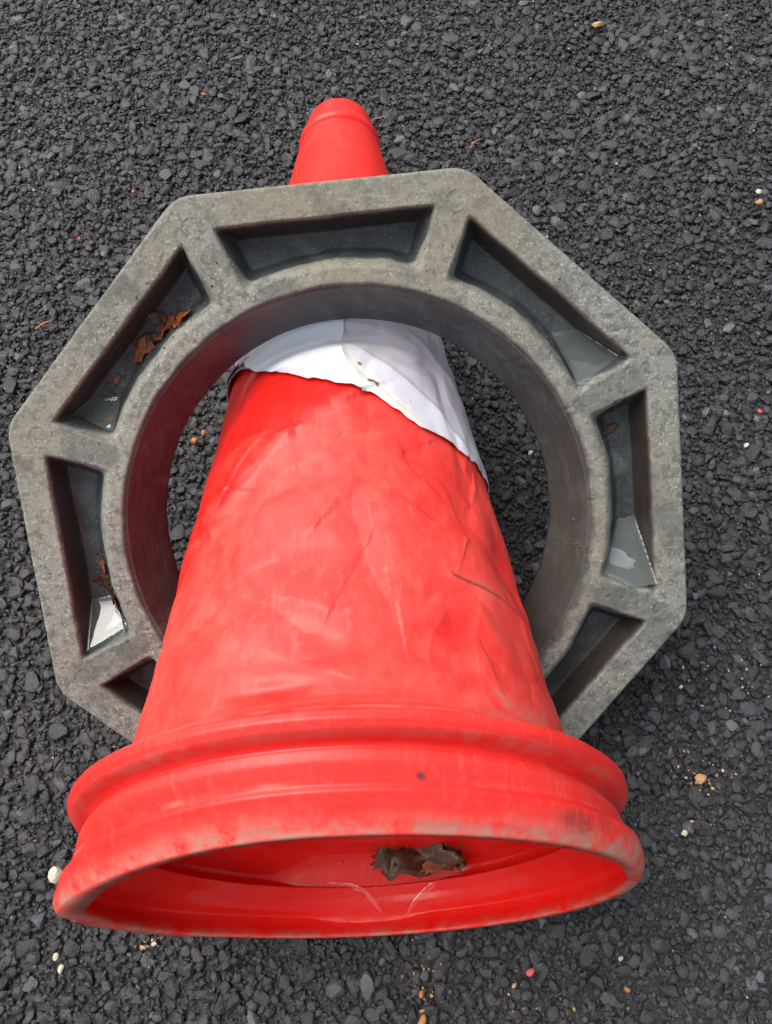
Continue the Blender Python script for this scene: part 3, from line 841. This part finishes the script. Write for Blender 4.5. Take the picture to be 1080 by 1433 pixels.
# the loose bright flap on the left
FT = np.array([71, 74.4, 78, 82.9, 86.1, 87.6, 90])
def flap_hi(t): return np.full_like(t, 0.372)
def flap_lo(t):
    base = lower(t) - 0.0006
    left = np.interp(t, [68, 74.4, 82.9, 85.6, 87.0, 88.4], [0.2795, 0.2825, 0.2965, 0.3169, 0.335, 0.352])
    j = (0.0030 * vnoise(np.stack([t * 0.9, t * 0, t * 0], -1), 9) + 0.004) * sstep(t, 130, 133)
    return base + j
def flap_attr(S, T):
    e = 2.5 * vnoise(np.stack([S * 260, T * 0.2, S * 0], -1), 31)
    return {'grey': 1.3 * sstep(T + e, 131, 133.5) , 'bright': np.ones_like(S)}
def flap_lift(S, T, q):
    cl = sstep(T, 116, 134)
    l = 0.0034 + 0.0026 * cl * np.exp(-q / 0.18) + 0.0010 * fbm(np.stack([T * 0.09, S * 60, S * 0], -1), 3, 13) * (0.4 + cl)
    return np.maximum(l, 0.0012)
nt_f = 300
tf = np.linspace(0, 1, nt_f)
def flap_mesh():
    # parametrised between the fold line on the right and the ragged edge on the left
    q = np.linspace(0, 1, 110)
    fs = np.array([0.2815, 0.2967, 0.3169, 0.3316, 0.3435, 0.372]); ft = np.array([73.4, 82.9, 86.1, 87.6, 85.9, 85.0])
    lt = 158.0
    T = np.zeros((110, nt_f)); S = np.zeros((110, nt_f))
    for i, qq in enumerate(q):
        # each row runs from the fold line to the left
        s_r = 0.2815 + (0.372 - 0.2815) * qq
        t_r = np.interp(s_r, fs, ft)
        t = t_r + (lt - t_r) * tf
        lo_ = flap_lo(t)
        lo_r = flap_lo(np.array([t_r]))[0]
        s = lo_ + (0.372 - lo_) * ((s_r - 0.2815) / (0.372 - 0.2815))
        blend = sstep(tf, 0, 0.12)
        s = s_r * (1 - blend) + s * blend
        T[i] = t; S[i] = np.maximum(s, flap_lo(t) - 0.0005)
    return S, T, q
S_, T_, q_ = flap_mesh()
def sheet_from(name, S, T, lift, mat, parent, attr, thick=0.0005, label=None):
    ns, ntt = S.shape; A_ = np.radians(T)
    top = cone_pts(S, A_, off=lift + thick); bot = cone_pts(S, A_, off=lift)
    n = ns * ntt
    f = grid_faces(ns, ntt, wrap=False)
    loop = np.concatenate([np.arange(ntt), np.arange(1, ns) * ntt + ntt - 1, (ns - 1) * ntt + np.arange(ntt - 2, -1, -1), np.arange(ns - 2, 0, -1) * ntt])
    nl = np.roll(loop, -1)
    F = np.concatenate([f, f[:, ::-1] + n, np.stack([loop, nl, nl + n, loop + n], 1)[:, ::-1]])
    full = {k: np.concatenate([v_.ravel(), v_.ravel()]) for k, v_ in attr.items()}
    for k in ('grey', 'cream', 'spot', 'bright'):
        if k not in full: full[k] = np.zeros(2 * n)
    o = npmesh(name, np.concatenate([top.reshape(-1, 3), bot.reshape(-1, 3)]), F, mat, parent, attrs=full)
    if label: o['label'] = label
    return o
lift_ = flap_lift(S_, T_, np.broadcast_to(q_[:, None], S_.shape)) 
flap = sheet_from('loose_flap', S_, T_, lift_, M_WHITE, sleeve, flap_attr(S_, T_), label='bright peeling flap with a curled grey edge')

# ------------------------------------------------------------------ standing water
def flat_poly(name, pts, z, mat, parent=None):
    bm = bmesh.new()
    vs = [bm.verts.new((x, y, z)) for x, y in pts]
    f = bm.faces.new(vs)
    bmesh.ops.triangulate(bm, faces=[f])
    bm.normal_update()
    for f in bm.faces:
        if f.normal.z < 0: f.normal_flip()
    me = bpy.data.meshes.new(name); bm.to_mesh(me); bm.free()
    me.materials.append(mat)
    o = bpy.data.objects.new(name, me); COL.objects.link(o)
    return o

def pocket_depth(lx, ly):
    r_ = np.hypot(lx, ly); t = np.degrees(np.arctan2(ly, lx)) % 45; a_ = np.radians(np.where(t > 22.5, t - 45, t))
    dd = smin((0.1965 - r_ * np.cos(a_)) / 0.0055, r_ * np.sin(math.radians(19.9) - np.abs(a_)) / 0.0105, (r_ - 0.1640) / 0.0165, k=0.10)
    return -PD * sstep(dd, -0.02, 1.0)
def pocket_water(k, level, label):
    """horizontal pool: world z = level, clipped by the pocket's walls"""
    c = math.radians(45 * k)
    # march on a world xy grid: inside where the pocket surface lies below the level
    cx, cy, cz = r2w(np.array([0.18 * math.cos(c), 0.18 * math.sin(c), -0.01]))
    # centre: the lowest part of the pocket
    n = 260
    gx, gy = np.meshgrid(np.linspace(cx - 0.09, cx + 0.09, n), np.linspace(cy - 0.09, cy + 0.09, n))
    Pw = np.stack([gx, gy, np.full_like(gx, level)], -1)
    Q = w2r(Pw)
    t = (np.degrees(np.arctan2(Q[..., 1], Q[..., 0])) - 45 * k + 180) % 360 - 180
    dep = pocket_depth(Q[..., 0], Q[..., 1])
    inside = (Q[..., 2] > dep - 0.0006) & (Q[..., 2] < 0.0003) & (np.abs(t) < 20.5) & (dep < -0.0004)
    idx = -np.ones(inside.shape, int); 
    quad = inside[:-1, :-1] & inside[1:, :-1] & inside[:-1, 1:] & inside[1:, 1:]
    I, J = np.nonzero(quad)
    if len(I) == 0: return None
    vid = lambda i, j: i * n + j
    F = np.stack([vid(I, J), vid(I, J + 1), vid(I + 1, J + 1), vid(I + 1, J)], 1)
    used = np.unique(F); remap = -np.ones(n * n, int); remap[used] = np.arange(len(used))
    slack = np.maximum(Q[..., 2] - dep, 0)
    Pw[..., 2] += 0.0013 * np.exp(-slack / 0.0013)
    o = npmesh('water_puddle', Pw.reshape(-1, 3)[used], remap[F], M_PALE_WATER)
    o['kind'] = 'stuff'
    tag(o, label, 'water')
    return o
def pk_z(k, r_, dt, z=-0.001):
    t = math.radians(45 * k + dt); return r2w(np.array([r_ * math.cos(t), r_ * math.sin(t), z]))[2]
# k: 0 lower right, 1 right, 2 upper right, 3 top, 4 upper left, 5 left, 6 lower left
pocket_water(2, pk_z(2, 0.166, -18.0, -0.004), 'clear rainwater held in the low corner of the upper right pocket')
pocket_water(1, pk_z(1, 0.170, -18.5, -0.006), 'clear rainwater held at the bottom of the right pocket')
pocket_water(5, pk_z(5, 0.178, 18.0, -0.0130), 'clear rainwater held at the bottom of the left pocket')
pocket_water(4, pk_z(4, 0.168, 18.5, -0.010), 'clear rainwater held in the low corner of the upper left pocket')

# ------------------------------------------------------------------ small things
def surface_bvh():
    dg = bpy.context.evaluated_depsgraph_get()
    out = []
    for o in (ring, cone):
        me = o.data; n = len(me.vertices); co = np.empty(n * 3, np.float32); me.vertices.foreach_get('co', co)
        V = co.reshape(-1, 3) + np.array(ring.location if o is ring else (0, 0, 0))
        out.append(BVHTree.FromPolygons([tuple(v) for v in V.tolist()], [tuple(p.vertices) for p in me.polygons]))
    return out
BV = surface_bvh()
bpy.data.objects.remove(cone, do_unlink=True)
def drop(x, y, ztop=0.5, zmin=0.0):
    """point and normal of the highest surface (ring or cone) under (x, y, ztop)"""
    best = None
    for b in BV:
        loc, nor, i, d_ = b.ray_cast(Vector((x, y, ztop)), Vector((0, 0, -1)))
        if loc is not None and (best is None or loc.z > best[0].z): best = (loc, nor)
    return best if best else (Vector((x, y, 0.001)), Vector((0, 0, 1)))

rnd = random.Random(5)
def leaf_mesh(name, size, asp, mat, seed, curl=0.35, jag=0.25):
    r_ = random.Random(seed); n = 22
    bm = bmesh.new()
    rings = []
    prof_ = [1 + jag * r_.uniform(-1, 1) for _ in range(n)]
    cx_ = r_.uniform(-1, 1); cy_ = r_.uniform(-1, 1); fold = r_.uniform(0, PI)
    cv_ = bm.verts.new((0, 0, 0))
    for q in (0.35, 0.7, 1.0):
        row = []
        for i in range(n):
            t = 2 * PI * i / n; rr = q * (prof_[i] if q > 0.5 else 1)
            x = rr * math.cos(t) * size * 0.5; y = rr * math.sin(t) * size * 0.5 * asp
            u = (x * math.cos(fold) + y * math.sin(fold)) / size; v_ = (-x * math.sin(fold) + y * math.cos(fold)) / size
            z = size * curl * (abs(u) * 0.9 + v_ * v_ * 1.2 * cx_ + 0.12 * math.sin(9 * u + 5 * v_ + seed) + 0.06 * r_.uniform(-1, 1))
            row.append(bm.verts.new((x, y, z)))
        rings.append(row)
    for i in range(n): bm.faces.new((cv_, rings[0][i], rings[0][(i + 1) % n]))
    for a_, b_ in zip(rings[:-1], rings[1:]):
        for i in range(n): bm.faces.new((a_[i], b_[i], b_[(i + 1) % n], a_[(i + 1) % n]))
    me = bpy.data.meshes.new(name); bm.to_mesh(me); bm.free(); me.materials.append(mat)
    for p in me.polygons: p.use_smooth = True
    o = bpy.data.objects.new(name, me); COL.objects.link(o)
    md = o.modifiers.new('t', 'SOLIDIFY'); md.thickness = 0.00035; md.offset = 0
    return o
def lay(o, loc, nor, lift=0.0008, spin=0.0):
    q = nor.to_track_quat('Z', 'Y')
    m_ = q.to_matrix().to_4x4() @ Matrix.Rotation(spin, 4, 'Z')
    o.matrix_world = Matrix.Translation(loc + nor * lift) @ m_
    return o

def dropring(p_local):
    t_ = math.radians(p_local[1]); o_ = r2w(np.array([p_local[0] * math.cos(t_), p_local[0] * math.sin(t_), 0.02]))
    loc, nor, i, d_ = BV[0].ray_cast(Vector(o_), Vector(-RM[:, 2]))
    if loc is not None and nor.z < 0: nor = -nor
    return (loc, nor) if loc is not None else (Vector(o_), Vector((0, 0, 1)))
def rc(p_local):  # ring local polar -> world xy
    r_, t_ = p_local; return r2w(np.array([r_ * math.cos(math.radians(t_)), r_ * math.sin(math.radians(t_)), -0.03]))[:2]
LEAVES = 'dead leaf fragments caught in the pockets'
leaf_specs = [  # (r, theta), size, aspect, material, label
    ((0.178, 170.5), 0.017, 0.55, M_LEAF_O, 'small bright orange leaf fragment at the top right of the upper left pocket', 0.8),
    ((0.177, 175.0), 0.013, 0.6, M_LEAF_O, 'ragged orange leaf scrap in the middle of the leaf cluster of the upper left pocket', 2.1),
    ((0.184, 177.5), 0.015, 0.5, M_LEAF_B, 'dark brown crumpled leaf in the upper left pocket', 0.3),
    ((0.183, 180.5), 0.018, 0.45, M_LEAF_O, 'pointed orange leaf fragment at the lower end of the upper left cluster', 1.2),
    ((0.188, 173.0), 0.012, 0.7, M_LEAF_B, 'blackish shrivelled leaf against the wall of the upper left pocket', 2.6),
    ((0.178, -164.5), 0.008, 0.6, M_LEAF_O, 'tiny orange leaf scrap in the low corner of the upper left pocket', 0.4),
    ((0.186, -172.0), 0.006, 0.5, M_LEAF_O, 'tiny lone orange leaf crumb midway down the upper left pocket', 0.9),
    ((0.175, -131.0), 0.012, 0.7, M_LEAF_O, 'squarish orange leaf fragment half way down the left pocket', 0.2),
    ((0.176, -125.0), 0.020, 0.35, M_LEAF_B, 'long brown leaf leaning on the side of the left pocket', 1.9),
    ((0.178, -121.0), 0.024, 0.35, M_LEAF_O, 'long orange brown leaf soaking in the water of the left pocket', 1.6),
    ((0.182, 58.5), 0.012, 0.4, M_LEAF_B, 'small brown leaf near the top of the right pocket', 0.5),
    ((0.175, 168.5), 0.014, 0.7, M_LEAF_O, 'orange leaf scrap highest on the inner side of the upper left pocket', 1.7),
    ((0.181, 179.0), 0.014, 0.6, M_LEAF_O, 'squarish orange leaf scrap next to the pointed one in the upper left pocket', 2.9),
    ((0.180, 172.5), 0.014, 0.5, M_LEAF_O, 'thin curled orange leaf in the thick of the upper left cluster', 2.2),
    ((0.180, -128.0), 0.014, 0.5, M_LEAF_B, 'small dark brown leaf just below the middle of the left pocket', 0.7),
]
for i, (rt_, size, asp, mt, lab, sp) in enumerate(leaf_specs):
    o = leaf_mesh('leaf_fragment', size, asp, mt, 100 + i)
    loc, nor = dropring(rt_)
    lay(o, loc, nor, 0.0016, sp)
    tag(o, lab, 'leaf', LEAVES)
# thin pale sheets added to stand for sky reflections on the pocket water
for i, (rt_, size, asp, lab, sp) in enumerate([((0.183, 29.5), 0.030, 0.50, 'pale torn sheet added as a water reflection at the bottom of the right pocket', 2.4),
                                              ((0.181, -119.5), 0.030, 0.22, 'thin white strip added as a water glint beside the leaf in the left pocket', 1.0),
                                              ((0.173, -119.0), 0.022, 0.25, 'short white strip added as a water glint nearer the hole in the left pocket', 0.2)]):
    o = leaf_mesh('glint_sheet', size, asp, M_GLINT, 500 + i, 0.18, 0.22)
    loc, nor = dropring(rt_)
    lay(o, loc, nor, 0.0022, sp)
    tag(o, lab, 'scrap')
# leaf and muck inside the cone mouth
def drop_in(x, y, z0=0.12):
    loc, nor, i, d_ = BV[1].ray_cast(Vector((x, y, z0)), Vector((0, 0, -1)))
    return (loc, nor) if loc else (Vector((x, y, 0.01)), Vector((0, 0, 1)))
def film(cx_, cy_, rx, ry, h_, lab, seed):
    nr_, na_ = 22, 90
    V = []
    for i in range(nr_):
        q = i / (nr_ - 1)
        for j in range(na_):
            t = 2 * PI * j / na_
            wob_ = 1 + 0.30 * math.sin(2 * t + seed) + 0.16 * math.sin(5 * t + 2 * seed) + 0.08 * math.sin(9 * t)
            x, y = cx_ + q * rx * wob_ * math.cos(t), cy_ + q * ry * wob_ * math.sin(t)
            loc, nor = drop_in(x, y)
            V.append((loc.x, loc.y, loc.z + 0.0007 + h_ * (1 - q ** 6)))
    o = npmesh('water_puddle', np.array(V), grid_faces(nr_, na_), M_WATER)
    return tag(o, lab, 'water', None, 'stuff')
def trickle(pts, r_, lab):
    cp = np.array(pts, float); t = np.linspace(0, len(cp) - 1, 60)
    X_ = np.interp(t, range(len(cp)), cp[:, 0]); Y_ = np.interp(t, range(len(cp)), cp[:, 1])
    ker = np.ones(13) / 13
    X_ = np.convolve(np.pad(X_, 6, 'edge'), ker, 'valid'); Y_ = np.convolve(np.pad(Y_, 6, 'edge'), ker, 'valid')
    V = []
    Z_ = np.array([drop_in(x, y)[0].z for x, y in zip(X_, Y_)]); Z_ = np.convolve(np.pad(Z_, 3, 'edge'), np.ones(7) / 7, 'valid'); Z_ = np.convolve(np.pad(Z_, 6, 'edge'), np.ones(13) / 13, 'valid')
    dx, dy = np.gradient(X_), np.gradient(Y_); L_ = np.hypot(dx, dy) + 1e-9
    for i in range(60):
        w_ = r_ * (0.25 + 0.75 * math.sin(PI * min(1, (i + 1) / 61)) ** 0.7) * (1 + 0.12 * math.sin(i * 0.31))
        for j in range(9):
            q = j / 8 * 2 - 1
            V.append((X_[i] - dy[i] / L_[i] * w_ * 2.2 * q, Y_[i] + dx[i] / L_[i] * w_ * 2.2 * q, Z_[i] + 0.0006 + 0.8 * w_ * (1 - q * q)))
    o = npmesh('water_trickle', np.array(V), grid_faces(60, 9, wrap=False), M_WATER)
    return tag(o, lab, 'water')
trickle([(-0.030, -0.002), (-0.012, -0.0035), (0.000, -0.009), (0.010, -0.024)], 0.0011, 'thin curved trickle of water left of the leaf in the cone mouth')
trickle([(0.070, 0.000), (0.050, -0.003), (0.036, -0.013), (0.027, -0.026)], 0.0012, 'thin curved trickle of water running down right below the leaf in the cone mouth')
for i, (x, y, size, asp, mt, lab, sp) in enumerate([
        (0.041, 0.012, 0.050, 0.44, M_LEAF_W, 'large wet brown leaf lying inside the open mouth of the cone', 0.05),
        (0.018, 0.014, 0.028, 0.75, M_LEAF_W, 'smaller dark wet leaf at the left end of the leaf in the cone mouth', 1.0),
        (0.048, 0.007, 0.018, 0.6, M_LEAF_O, 'small rusty leaf piece on the near edge of the large leaf in the cone mouth', 0.6),
        (0.064, 0.014, 0.022, 0.5, M_LEAF_B, 'small dark leaf scrap at the right end of the leaf in the cone mouth', 2.0)]):
    o = leaf_mesh('wet_leaf', size, asp, mt, 300 + i, 0.55, 0.32)
    loc, nor = drop_in(x, y)
    o.matrix_world = Matrix.Translation(Vector((loc.x, loc.y, max(loc.z, 0.0135) + 0.002))) @ Matrix.Rotation(sp, 4, 'Z')
    tag(o, lab, 'leaf')

# crumbs of dirt and grit caught in the pockets and on the face: uncountable
lib0 = rock_library(v1, 30, 8, rng)
def crumbs(name, spots, mat, label, zoff=0.0):
    Vs, Fs = [], []; off = 0
    for (x, y, z, r_) in spots:
        s_ = lib0[rng.integers(0, len(lib0))] * r_ * rng.uniform(0.5, 1.3, 3)
        Vs.append(s_ + np.array([x, y, z + zoff])); Fs.append(f1 + off); off += len(s_)
    o = npmesh(name, np.concatenate(Vs), np.concatenate(Fs), mat, smooth=False)
    return tag(o, label, None, None, 'stuff')
sp_ = []
for (r_, t_, n_, sr, st_, rad_) in ((0.181, 170, 70, 0.006, 4.0, 0.0009), (0.186, 177, 60, 0.005, 4.0, 0.0008), (0.186, -168, 60, 0.004, 3.5, 0.0008), (0.179, -128, 60, 0.003, 5, 0.0009),
                                   (0.181, -123, 40, 0.004, 3, 0.0009), (0.182, 58, 30, 0.003, 2.0, 0.0008), (0.180, 135, 55, 0.010, 16, 0.0005), (0.180, 92, 40, 0.010, 16, 0.0005), (0.18, 45, 20, 0.010, 16, 0.0005),
                                   (0.146, 32, 25, 0.004, 2.0, 0.0008), (0.146, -170, 14, 0.003, 3.0, 0.0006)):
    for _ in range(n_):
        loc, nor = dropring((rng.normal(r_, sr), rng.normal(t_, st_)))
        sp_.append((loc.x, loc.y, loc.z + 0.0003, rad_ * rng.uniform(0.5, 1.6)))
for _ in range(70):
    loc, nor = drop_in(rng.normal(0.042, 0.026), rng.normal(0.016, 0.004)); sp_.append((loc.x, loc.y, loc.z + 0.0004, rng.uniform(0.0006, 0.0018)))
crumbs('dirt_crumbs', sp_, M_CRUMB, 'dark crumbs of leaf mould and dirt lying in the pockets and the cone mouth')

# fine pale grit over the asphalt: uncountable
sp_ = []
for _ in range(210):
    x, y = rng.uniform(-0.5, 0.6), rng.uniform(-0.12, 1.0)
    sp_.append((x, y, 0.0008, rng.uniform(0.0006, 0.0015)))
for (cx_, cy_, n_, sd_) in ((0.2521, 0.058, 26, 0.010), (0.270, 0.135, 14, 0.012), (-0.16, -0.042, 10, 0.006), (0.038, -0.062, 12, 0.007), (0.0345, -0.076, 10, 0.006), (0.10, -0.082, 8, 0.01), (-0.35, 0.70, 8, 0.01), (0.30, 0.12, 14, 0.02)):
    for _ in range(n_): sp_.append((rng.normal(cx_, sd_), rng.normal(cy_, sd_), 0.001, rng.uniform(0.0005, 0.0013)))
crumbs('fine_grit', sp_, M_GRIT, 'fine tan grit scattered over the dark asphalt')

def pebble(x, y, r_, mat, lab, seed, asp=(1, 0.8, 0.6), name='pebble', grp=None, z=0.0012):
    rr = np.random.default_rng(seed)
    lib = rock_library(v2, 1, 8, rr)[0] * np.array(asp) * r_ * 0.92
    an = rr.uniform(0, 2 * PI); c_, s_ = math.cos(an), math.sin(an)
    V = np.stack([lib[:, 0] * c_ - lib[:, 1] * s_, lib[:, 0] * s_ + lib[:, 1] * c_, lib[:, 2]], 1)
    V[:, 2] -= V[:, 2].min()
    o = npmesh(name, V, f2, mat, smooth=False)
    o.location = (x, y, z)
    return tag(o, lab, 'stone', grp)
pebble(-0.2270, 0.0125, 0.0070, M_CREAM, 'cream white stone poking out beside the left end of the cone mouth', 1, (1, 0.9, 0.75), z=0.006)
pebble(0.2899, 0.8521, 0.0068, M_TAN, 'pale tan stone near the top edge of the photo, right of centre', 2, z=0.0)
pebble(0.4140, 0.6043, 0.0040, M_CREAM, 'tiny pale stone, upper one of a pair at the right edge', 3)
pebble(0.4122, 0.5928, 0.0042, M_TAN, 'tiny orange tan stone, lower one of a pair at the right edge', 4)
pebble(0.2530, 0.0565, 0.0055, M_TAN, 'glossy tan stone on the asphalt right of the cone flanges', 5)
pebble(0.0335, -0.0917, 0.0045, M_ORANGE, 'bright orange stone at the bottom edge of the photo', 6, (1, 0.7, 0.5))
pebble(0.1562, 0.3329, 0.0030, M_CREAM, 'small pale stone seen through the hole, right of the sleeve', 7)
pebble(0.3447, 0.3286, 0.0032, M_CREAM, 'small pale stone right of the rubber base', 8)
pebble(0.1114, -0.0657, 0.0032, M_PINK, 'small pinkish red chip on the asphalt below the cone mouth', 9)
pebble(0.1753, -0.0601, 0.0022, M_CREAM, 'tiny white chip on the asphalt below the right end of the mouth', 10)
pebble(-0.2255, -0.0420, 0.0032, M_CREAM, 'white chip, upper one of two at the lower left', 11)
pebble(-0.2217, -0.0497, 0.0034, M_CREAM, 'white chip, lower one of two at the lower left', 12)
pebble(-0.1550, -0.0370, 0.0024, M_CREAM, 'tiny white grain just below the cone mouth on the left', 13)
pebble(-0.1637, -0.0387, 0.0030, M_TAN, 'tiny yellowish grain just below the cone mouth on the left', 14)
pebble(0.2343, 0.0186, 0.0030, M_CREAM, 'small grey white stone right of the cone mouth', 15)
pebble(0.1773, -0.0788, 0.0024, M_ORANGE, 'tiny amber stone low on the right of the photo', 16)
pebble(0.0992, -0.0730, 0.0024, M_TAN, 'tiny tan stone below the cone mouth near the red chip', 17)
pebble(0.0345, -0.0760, 0.0028, M_ORANGE, 'small brick orange stone above the bottom edge stone', 18)
pebble(0.3635, 0.3611, 0.0024, M_PINK, 'tiny red chip near the right edge, level with the hole', 19)
pebble(0.2509, 0.1248, 0.0022, M_CREAM, 'tiny pale chip below the lower right corner of the rubber base', 20)
pebble(0.2830, 0.1540, 0.0018, M_BLUE, 'tiny bright blue chip right of the lower right corner of the base', 21, name='plastic_chip')
pebble(-0.1492, 0.7848, 0.0034, M_ORANGE, 'small orange stone high on the left', 22, (0.5, 1, 0.5))
pebble(-0.2688, 0.5993, 0.0022, M_PINK, 'tiny reddish chip left of the rubber base', 23)
pebble(-0.2177, 0.6557, 0.0024, M_ORANGE, 'tiny orange chip above the upper left corner of the base', 24)
pebble(-0.3227, 0.6648, 0.0024, M_TAN, 'tiny tan chip near the left edge', 25)
pebble(0.0210, 0.8464, 0.0022, M_TAN, 'tiny tan chip above the cone tip', 26)
pebble(-0.1341, 0.3717, 0.0036, M_ORANGE, 'orange chip on the asphalt seen inside the left of the hole', 27)
pebble(-0.1428, 0.3637, 0.0040, M_ORANGE, 'darker orange chip beside the left inner wall of the hole', 28)
pebble(0.1448, 0.3253, 0.0034, M_LEAF_B, 'small rusty brown bit seen through the hole', 29, (1.4, 0.7, 0.5), name='bark_bit')
pebble(0.1274, 0.2768, 0.0030, M_LEAF_B, 'thin rusty sliver seen low in the hole on the right', 30, (1.3, 0.4, 0.4), name='bark_bit')

def twig(x, y, L_, r_, ang, lab, seed, z=0.0022):
    rr = np.random.default_rng(seed); n, m_ = 12, 8
    t = np.linspace(-0.5, 0.5, n)
    bend = 0.10 * L_ * np.cos(t * 3) + rr.normal(0, 0.02 * L_, n)
    V = []
    for i in range(n):
        rad = r_ * (1 - 0.5 * abs(t[i]) * 2) * rr.uniform(0.8, 1.15)
        for j in range(m_):
            a_ = 2 * PI * j / m_
            V.append((t[i] * L_, bend[i] + rad * math.cos(a_), rad * math.sin(a_) * 0.7))
    V = np.array(V); c_, s_ = math.cos(ang), math.sin(ang)
    V = np.stack([V[:, 0] * c_ - V[:, 1] * s_, V[:, 0] * s_ + V[:, 1] * c_, V[:, 2]], 1)
    o = npmesh('twig', V, grid_faces(n, m_, wrap=True), M_TWIG)
    o.location = (x, y, z)
    return tag(o, lab, 'twig')
twig(-0.2945, 0.4975, 0.017, 0.0014, 0.55, 'short pale brown twig on the asphalt left of the rubber base', 1)
twig(0.1386, 0.6911, 0.017, 0.0011, 0.75, 'thin orange brown twig on the asphalt right of the cone tip', 2)
twig(0.0400, 0.7339, 0.016, 0.0011, 0.2, 'thin brown twig lying just beside the cone tip', 3)
